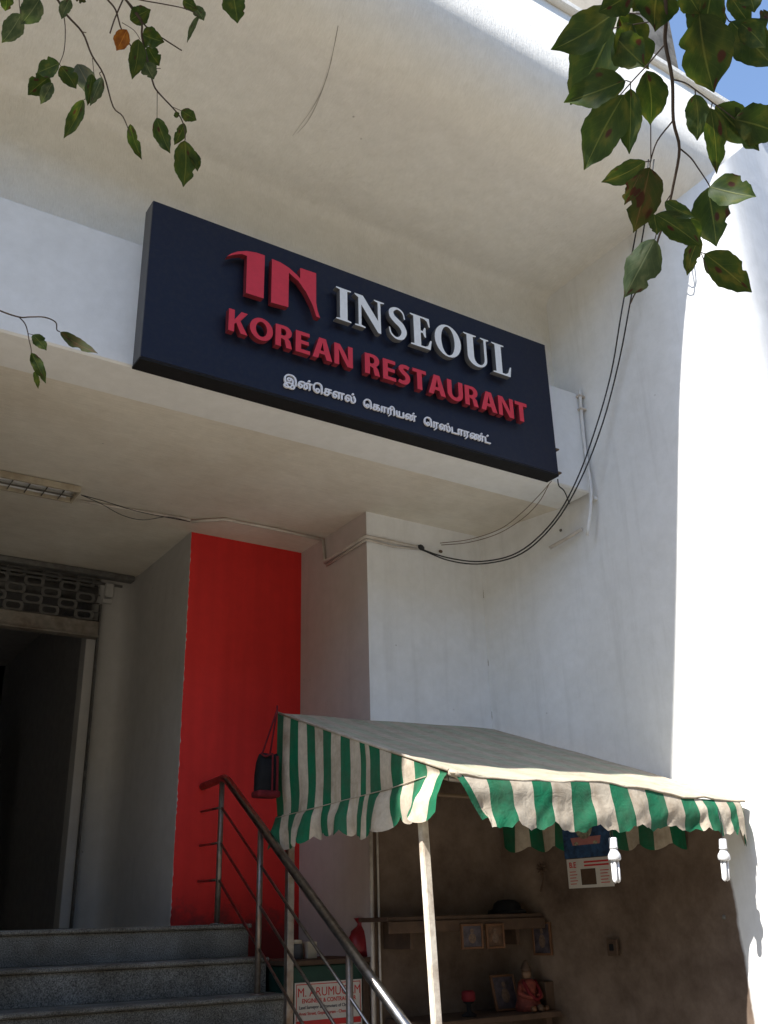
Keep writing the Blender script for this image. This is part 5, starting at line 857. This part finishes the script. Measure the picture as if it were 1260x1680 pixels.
# ------------------------------------------------------------------ street tree whose boughs hang into view
TR = empty('street_tree', 'street tree with drooping spotted leafy boughs hanging in from above', 'tree', (-1.3, -1.6, 0))
def tr(o): o.parent = TR; o.matrix_parent_inverse = Matrix.Translation((1.3, 1.6, 0)); return o
tr(tube('trunk', spline([(-1.3, -1.6, 0), (-1.28, -1.58, 1.0), (-1.2, -1.5, 2.2), (-1.05, -1.35, 3.2), (-.9, -1.2, 4.0)], 5), .17, M_bark, None, 14, r1=.10))
_tw = {'R': [
(0.0026,0.0009,[(0.698,0.450,2.600),(0.735,0.487,2.555),(0.747,0.502,2.538),(0.772,0.519,2.509),(0.793,0.542,2.476),(0.812,0.554,2.451),(0.824,0.579,2.422),(0.833,0.604,2.394),(0.837,0.625,2.374),(0.844,0.646,2.349),(0.841,0.674,2.327),(0.841,0.687,2.315)]),
(0.0010,0.0007,[(0.748,0.504,2.537),(0.744,0.528,2.526),(0.739,0.553,2.516),(0.733,0.585,2.501)]),
(0.0007,0.0007,[(0.738,0.552,2.516),(0.735,0.554,2.518),(0.733,0.555,2.519)]),
(0.0007,0.0007,[(0.739,0.553,2.516),(0.742,0.557,2.511)]),
(0.0010,0.0007,[(0.772,0.518,2.508),(0.784,0.511,2.503),(0.795,0.507,2.495),(0.815,0.501,2.480),(0.821,0.499,2.476)]),
(0.0007,0.0007,[(0.795,0.507,2.495),(0.798,0.510,2.490)]),
(0.0007,0.0007,[(0.815,0.501,2.480),(0.817,0.506,2.476)]),
(0.0010,0.0007,[(0.793,0.543,2.476),(0.790,0.567,2.463),(0.794,0.584,2.448),(0.797,0.589,2.442)]),
(0.0007,0.0007,[(0.794,0.584,2.447),(0.790,0.589,2.448)]),
(0.0007,0.0007,[(0.794,0.584,2.447),(0.776,0.562,2.479)]),
(0.0010,0.0007,[(0.813,0.553,2.450),(0.825,0.550,2.440),(0.836,0.550,2.429),(0.853,0.551,2.412),(0.854,0.553,2.409)]),
(0.0007,0.0007,[(0.834,0.601,2.396),(0.844,0.597,2.388)]),
(0.0007,0.0007,[(0.827,0.585,2.415),(0.826,0.597,2.407)]),
(0.0007,0.0007,[(0.876,0.597,2.352),(0.881,0.593,2.349)]),
(0.0006,0.0007,[(0.878,0.596,2.350),(0.892,0.601,2.331)]),
(0.0008,0.0007,[(0.835,0.609,2.389),(0.863,0.600,2.365),(0.877,0.597,2.351)]),
(0.0007,0.0007,[(0.832,0.620,2.383),(0.834,0.627,2.375)]),
(0.0008,0.0007,[(0.732,0.483,2.559),(0.712,0.504,2.564),(0.691,0.520,2.571)]),
(0.0007,0.0007,[(0.736,0.488,2.554),(0.717,0.509,2.557),(0.695,0.534,2.560)]),
(0.0008,0.0007,[(0.722,0.472,2.572),(0.738,0.454,2.569),(0.759,0.460,2.550)]),
(0.0007,0.0007,[(0.738,0.454,2.569),(0.751,0.434,2.569),(0.782,0.442,2.539),(0.788,0.441,2.535)]),
(0.0007,0.0007,[(0.821,0.499,2.476),(0.840,0.493,2.461)]),
], 'L': [
(0.0026,0.0011,[(0.221,1.491,3.337),(0.241,1.501,3.326),(0.265,1.514,3.311),(0.301,1.525,3.296),(0.329,1.546,3.270),(0.362,1.563,3.248),(0.396,1.596,3.208),(0.420,1.601,3.197),(0.446,1.619,3.171)]),
(0.0011,0.0008,[(0.257,1.513,3.314),(0.269,1.534,3.292),(0.277,1.562,3.266),(0.275,1.582,3.247)]),
(0.0007,0.0007,[(0.275,1.582,3.247),(0.281,1.584,3.244)]),
(0.0007,0.0007,[(0.275,1.582,3.246),(0.265,1.605,3.226)]),
(0.0022,0.0011,[(0.313,1.455,3.353),(0.329,1.463,3.344),(0.349,1.470,3.334),(0.371,1.491,3.311),(0.405,1.507,3.289),(0.434,1.513,3.277)]),
(0.0025,0.0011,[(0.345,1.444,3.357),(0.398,1.461,3.332),(0.411,1.483,3.310),(0.431,1.505,3.285),(0.456,1.531,3.254),(0.471,1.540,3.242),(0.510,1.548,3.223),(0.531,1.554,3.211),(0.546,1.565,3.194),(0.553,1.579,3.179)]),
(0.0022,0.0013,[(0.347,1.443,3.357),(0.362,1.449,3.349),(0.413,1.466,3.323),(0.454,1.467,3.312),(0.493,1.466,3.302)]),
(0.0014,0.0009,[(0.367,1.440,3.355),(0.388,1.437,3.354),(0.430,1.423,3.355),(0.470,1.410,3.355),(0.493,1.406,3.352),(0.503,1.407,3.349)]),
(0.0016,0.0015,[(0.357,1.446,3.352),(0.352,1.481,3.324),(0.351,1.505,3.304)]),
(0.0007,0.0007,[(0.471,1.541,3.241),(0.486,1.575,3.204)]),
(0.0007,0.0007,[(0.332,1.550,3.267),(0.343,1.569,3.247)]),
(0.0009,0.0007,[(0.302,1.523,3.296),(0.308,1.522,3.297)]),
(0.0009,0.0007,[(0.358,1.559,3.253),(0.353,1.564,3.249),(0.360,1.568,3.244)]),
(0.0009,0.0007,[(0.351,1.601,3.213),(0.338,1.609,3.208)]),
(0.0007,0.0007,[(0.367,1.481,3.321),(0.393,1.481,3.315),(0.410,1.488,3.305)]),
(0.0009,0.0007,[(0.435,1.516,3.274),(0.452,1.513,3.273),(0.464,1.508,3.274)]),
(0.0007,0.0007,[(0.509,1.547,3.224),(0.528,1.544,3.221)]),
(0.0010,0.0007,[(0.172,1.522,3.315),(0.177,1.535,3.303),(0.184,1.544,3.294)]),
(0.0010,0.0007,[(0.211,1.501,3.330),(0.209,1.513,3.320)]),
], 'M': [
(0.0019,0.0012,[(0.233,1.832,2.796),(0.271,1.832,2.787),(0.309,1.829,2.783),(0.330,1.823,2.787),(0.357,1.815,2.791),(0.380,1.814,2.786),(0.386,1.821,2.773),(0.393,1.821,2.770)]),
(0.0014,0.0009,[(0.309,1.829,2.783),(0.322,1.832,2.774),(0.331,1.839,2.762),(0.338,1.847,2.746),(0.347,1.856,2.728),(0.350,1.867,2.710)]),
(0.0007,0.0007,[(0.334,1.841,2.757),(0.343,1.840,2.757)]),
]}
starts = {k: [t for t in v] for k, v in _tw.items()}
r0 = Vector(_tw['R'][0][2][0]); l0 = Vector(_tw['L'][0][2][0]); l1 = Vector(_tw['L'][4][2][0]); l2 = Vector(_tw['L'][5][2][0]); m0 = Vector(_tw['M'][0][2][0])
tr(tube('limb', spline([(-.95, -1.25, 3.8), (-.4, -.6, 4.2), (.2, .1, 3.9), (r0 + Vector((-.15, -.1, .35))), r0], 6), .05, M_bark, None, 10, r1=.0045))
tr(tube('limb', spline([(-.98, -1.28, 3.7), (-.7, -.3, 4.5), (-.2, .7, 4.6), (l2 + Vector((-.1, -.2, .5))), l2], 6), .05, M_bark, None, 10, r1=.0042))
tr(tube('limb', spline([(-.7, -.3, 4.5), (-.35, .5, 4.4), l0 + Vector((-.1, -.15, .3)), l0], 6), .025, M_bark, None, 8, r1=.0042))
tr(tube('limb', spline([(-.35, .5, 4.4), (.1, 1.0, 4.2), l1 + Vector((-.05, -.1, .2)), l1], 6), .02, M_bark, None, 8, r1=.0036))
tr(tube('limb', spline([(-1.1, -1.4, 2.9), (-.9, .2, 3.4), (-.55, 1.2, 3.3), m0 + Vector((-.15, -.05, .1)), m0], 6), .03, M_bark, None, 8, r1=.003))
for k in 'RLM':
    for (a, b, P) in _tw[k]:
        tr(tube('twig', spline(P, 4), a, M_twig, None, 7, r1=b))
LV = [
((0.699,0.525,2.582),(0.668,0.603,2.573),0.047,19,"g"),
((0.724,0.556,2.599),(0.727,0.645,2.557),0.067,27,"g"),
((0.701,0.531,2.479),(0.659,0.589,2.472),0.042,28,"g"),
((0.705,0.528,2.580),(0.766,0.547,2.548),0.047,-25,"g"),
((0.692,0.494,2.579),(0.668,0.527,2.563),0.034,3,"g"),
((0.714,0.465,2.594),(0.725,0.502,2.538),0.059,-18,"y"),
((0.740,0.425,2.546),(0.782,0.476,2.511),0.044,17,"g"),
((0.736,0.446,2.520),(0.794,0.483,2.468),0.063,-23,"g"),
((0.796,0.446,2.546),(0.844,0.436,2.484),0.062,-32,"g"),
((0.799,0.442,2.587),(0.825,0.439,2.549),0.022,-18,"y"),
((0.779,0.557,2.563),(0.822,0.595,2.527),0.039,-13,"g"),
((0.773,0.580,2.550),(0.808,0.621,2.496),0.030,11,"g"),
((0.719,0.550,2.484),(0.732,0.633,2.443),0.051,12,"g"),
((0.824,0.614,2.485),(0.804,0.673,2.486),0.028,-13,"y"),
((0.786,0.581,2.431),(0.795,0.624,2.367),0.049,-23,"b"),
((0.792,0.573,2.375),(0.817,0.553,2.349),0.017,7,"g"),
((0.786,0.584,2.362),(0.840,0.569,2.327),0.030,-10,"g"),
((0.854,0.578,2.353),(0.871,0.617,2.327),0.019,-1,"y"),
((0.784,0.501,2.476),(0.808,0.525,2.438),0.028,13,"g"),
((0.783,0.485,2.440),(0.831,0.526,2.400),0.028,-31,"g"),
((0.838,0.512,2.497),(0.902,0.513,2.456),0.048,-31,"g"),
((0.862,0.507,2.484),(0.901,0.474,2.454),0.048,5,"g"),
((0.815,0.527,2.374),(0.843,0.489,2.336),0.038,-20,"g"),
((0.889,0.577,2.444),(0.919,0.595,2.375),0.048,16,"g"),
((0.916,0.617,2.379),(0.985,0.605,2.337),0.042,-10,"y"),
((0.823,0.619,2.365),(0.819,0.681,2.317),0.044,18,"s"),
((0.792,0.591,2.370),(0.811,0.605,2.357),0.016,19,"g"),
((0.841,0.422,2.559),(0.823,0.428,2.544),0.018,29,"b"),
((0.676,0.516,2.517),(0.711,0.508,2.485),0.038,7,"g"),
((0.743,0.493,2.614),(0.728,0.525,2.599),0.044,27,"g"),
((0.785,0.413,2.557),(0.799,0.419,2.532),0.025,-12,"g"),
((0.689,0.500,2.531),(0.682,0.525,2.497),0.029,-22,"g"),
((0.711,0.493,2.600),(0.706,0.530,2.614),0.037,-22,"g"),
((0.702,0.438,2.531),(0.739,0.448,2.527),0.028,2,"g"),
((0.789,0.431,2.523),(0.813,0.422,2.490),0.026,6,"g"),
((0.853,0.509,2.498),(0.878,0.509,2.471),0.024,-5,"g"),
((0.759,0.576,2.404),(0.771,0.615,2.392),0.025,-30,"b"),
((0.852,0.587,2.386),(0.883,0.600,2.366),0.021,-24,"g"),
((0.186,1.563,3.315),(0.165,1.627,3.284),0.039,8,"s"),
((0.212,1.535,3.346),(0.190,1.568,3.295),0.044,-4,"s"),
((0.145,1.498,3.283),(0.153,1.533,3.271),0.025,-13,"g"),
((0.274,1.577,3.244),(0.239,1.621,3.238),0.039,23,"g"),
((0.270,1.645,3.267),(0.238,1.682,3.231),0.042,-1,"g"),
((0.275,1.630,3.239),(0.263,1.665,3.204),0.026,-13,"s"),
((0.277,1.576,3.236),(0.315,1.583,3.200),0.036,-8,"g"),
((0.315,1.609,3.296),(0.365,1.659,3.265),0.041,8,"c"),
((0.340,1.570,3.245),(0.349,1.608,3.196),0.029,-26,"g"),
((0.355,1.549,3.225),(0.349,1.603,3.191),0.025,24,"s"),
((0.335,1.598,3.196),(0.320,1.670,3.143),0.030,18,"g"),
((0.442,1.621,3.204),(0.489,1.659,3.162),0.024,17,"g"),
((0.260,1.480,3.319),(0.256,1.518,3.299),0.024,-14,"s"),
((0.380,1.470,3.325),(0.412,1.447,3.353),0.037,12,"g"),
((0.376,1.470,3.296),(0.371,1.519,3.280),0.032,10,"o"),
((0.413,1.486,3.320),(0.453,1.463,3.300),0.042,3,"g"),
((0.401,1.469,3.283),(0.412,1.530,3.236),0.034,-2,"g"),
((0.434,1.516,3.326),(0.469,1.534,3.310),0.037,19,"g"),
((0.429,1.500,3.265),(0.455,1.521,3.248),0.034,15,"s"),
((0.473,1.425,3.394),(0.505,1.420,3.381),0.025,22,"g"),
((0.498,1.424,3.394),(0.527,1.441,3.383),0.026,30,"s"),
((0.515,1.439,3.391),(0.510,1.486,3.355),0.011,2,"s"),
((0.538,1.318,3.355),(0.575,1.360,3.330),0.053,28,"g"),
((0.527,1.542,3.219),(0.564,1.546,3.215),0.028,14,"g"),
((0.490,1.594,3.224),(0.539,1.616,3.165),0.036,18,"g"),
((0.544,1.564,3.210),(0.539,1.606,3.180),0.023,-5,"y"),
((0.556,1.589,3.189),(0.585,1.657,3.125),0.052,9,"g"),
((0.577,1.603,3.184),(0.598,1.609,3.140),0.025,-22,"g"),
((0.517,1.545,3.213),(0.524,1.557,3.209),0.013,-18,"g"),
((0.272,1.496,3.355),(0.294,1.502,3.354),0.024,-29,"b"),
((0.393,1.818,2.768),(0.472,1.811,2.727),0.029,-29,"b"),
((0.336,1.803,2.734),(0.367,1.805,2.706),0.026,-20,"g"),
((0.343,1.828,2.705),(0.379,1.831,2.646),0.023,-2,"g"),
((0.360,1.864,2.684),(0.376,1.881,2.657),0.011,6,"y"),
]
EYE = Vector((0, 0, 1.6))
def leaf_profile(t):
    if t <= 0: return 0.0
    a = math.sin(math.pi * min(1, t) ** .80) ** .82
    return max(0.0, a * (1 if t < .82 else 1 - .45 * math.sin(math.pi * (t - .82) / .36)))
def leaf_mesh(L, w, rg, torn=0.0):
    nt_, ns = 20, 8; V = []; F = []; U = []
    mx = max(leaf_profile(i / 40) for i in range(41)); cup = rg.uniform(.05, .45); drp = rg.uniform(-.12, .22); wav = rg.uniform(.02, .07); ph = rg.uniform(0, 6); sk = rg.uniform(-.05, .05)
    curl = rg.uniform(-.15, .25); bite = rg.choice((-1, 0, 0, 1)); bt = rg.uniform(.35, .8)
    for i in range(nt_ + 1):
        t = i / nt_; hw = leaf_profile(t) / mx * w / 2 + .0004
        for j in range(ns + 1):
            s = j / ns * 2 - 1
            e = 1 + (.045 * math.sin(ph + t * 17 + (2 if s > 0 else 0)) + .03 * math.sin(ph * 3 + t * 41 + (1 if s > 0 else 4))) * abs(s)
            if bite and s * bite > .2: e *= 1 - .30 * math.exp(-((t - bt) / .05) ** 2)
            if torn and s * torn > .3: e *= 1 - .38 * max(0, math.sin(t * 15 + ph)) * (t > .3)
            x = s * hw * e + sk * L * math.sin(math.pi * t)
            z = cup * hw * abs(s) ** 1.4 + drp * L * (t ** 2) + wav * w * math.sin(ph + t * 11) * abs(s) + curl * s * hw * t
            V.append((x, t * L, z)); U.append((s / 2 + .5, t))
    for i in range(nt_):
        for j in range(ns):
            F.append((i * (ns + 1) + j, i * (ns + 1) + j + 1, (i + 1) * (ns + 1) + j + 1, (i + 1) * (ns + 1) + j))
    return V, F, U
rg = random.Random(21)
for (b, t, w, roll, k) in LV:
    b, t = Vector(b), Vector(t); ax = (t - b); L = ax.length; ax.normalize()
    nrm = (EYE - (b + t) / 2); nrm = (nrm - ax * nrm.dot(ax)).normalized()
    nrm = Quaternion(ax, math.radians(roll)) @ nrm
    if k in 'sc': nrm = -nrm
    xx = ax.cross(nrm).normalized(); Mx = Matrix((xx, ax, nrm)).transposed().to_4x4(); Mx.translation = b
    V, F, U = leaf_mesh(L, w, rg, rg.choice((-1, 1)) if k == 'b' else 0)
    o = mesh('leaf', V, F, LEAF[k], None, True, None, U)
    o.parent = TR; o.matrix_parent_inverse = Matrix.Translation((1.3, 1.6, 0)); o.matrix_basis = Mx
# the crown above the street, outside the picture
V = []; F = []; U = []; rc_ = random.Random(4)
cl = [(Vector((rc_.gauss(-1.0, 1.3), rc_.gauss(-1.5, 1.1), rc_.uniform(3.7, 7.2))), rc_.uniform(.3, .7)) for _ in range(90)]
cl += [(Vector((rc_.gauss(-.6, .35), rc_.gauss(1.0, .4), rc_.uniform(4.3, 5.6))), rc_.uniform(.3, .5)) for _ in range(22)]  # further clusters, added out of view to shade the left boughs
for (c, r) in cl:
    for _ in range(85):
        p = c + Vector((rc_.gauss(0, .5), rc_.gauss(0, .5), rc_.gauss(0, .35))) * r
        if p.z - 1.6 < 1.75 * max(0.0, math.hypot(p.x, p.y)) and p.y > -.6: continue
        if p.z < 3.1: continue
        a = Vector((rc_.gauss(0, 1), rc_.gauss(0, 1), rc_.gauss(-.6, .5))).normalized(); s = a.orthogonal().normalized() * .038; l = a * .10; n0 = len(V)
        V += [p, p + l * .45 + s, p + l, p + l * .45 - s]; F.append((n0, n0 + 1, n0 + 2, n0 + 3)); U += [(.5, 0), (1, .45), (.5, 1), (0, .45)]
o = tr(mesh('crown', V, F, LEAF['g'], None, False, None, U)); o['kind'] = 'stuff'
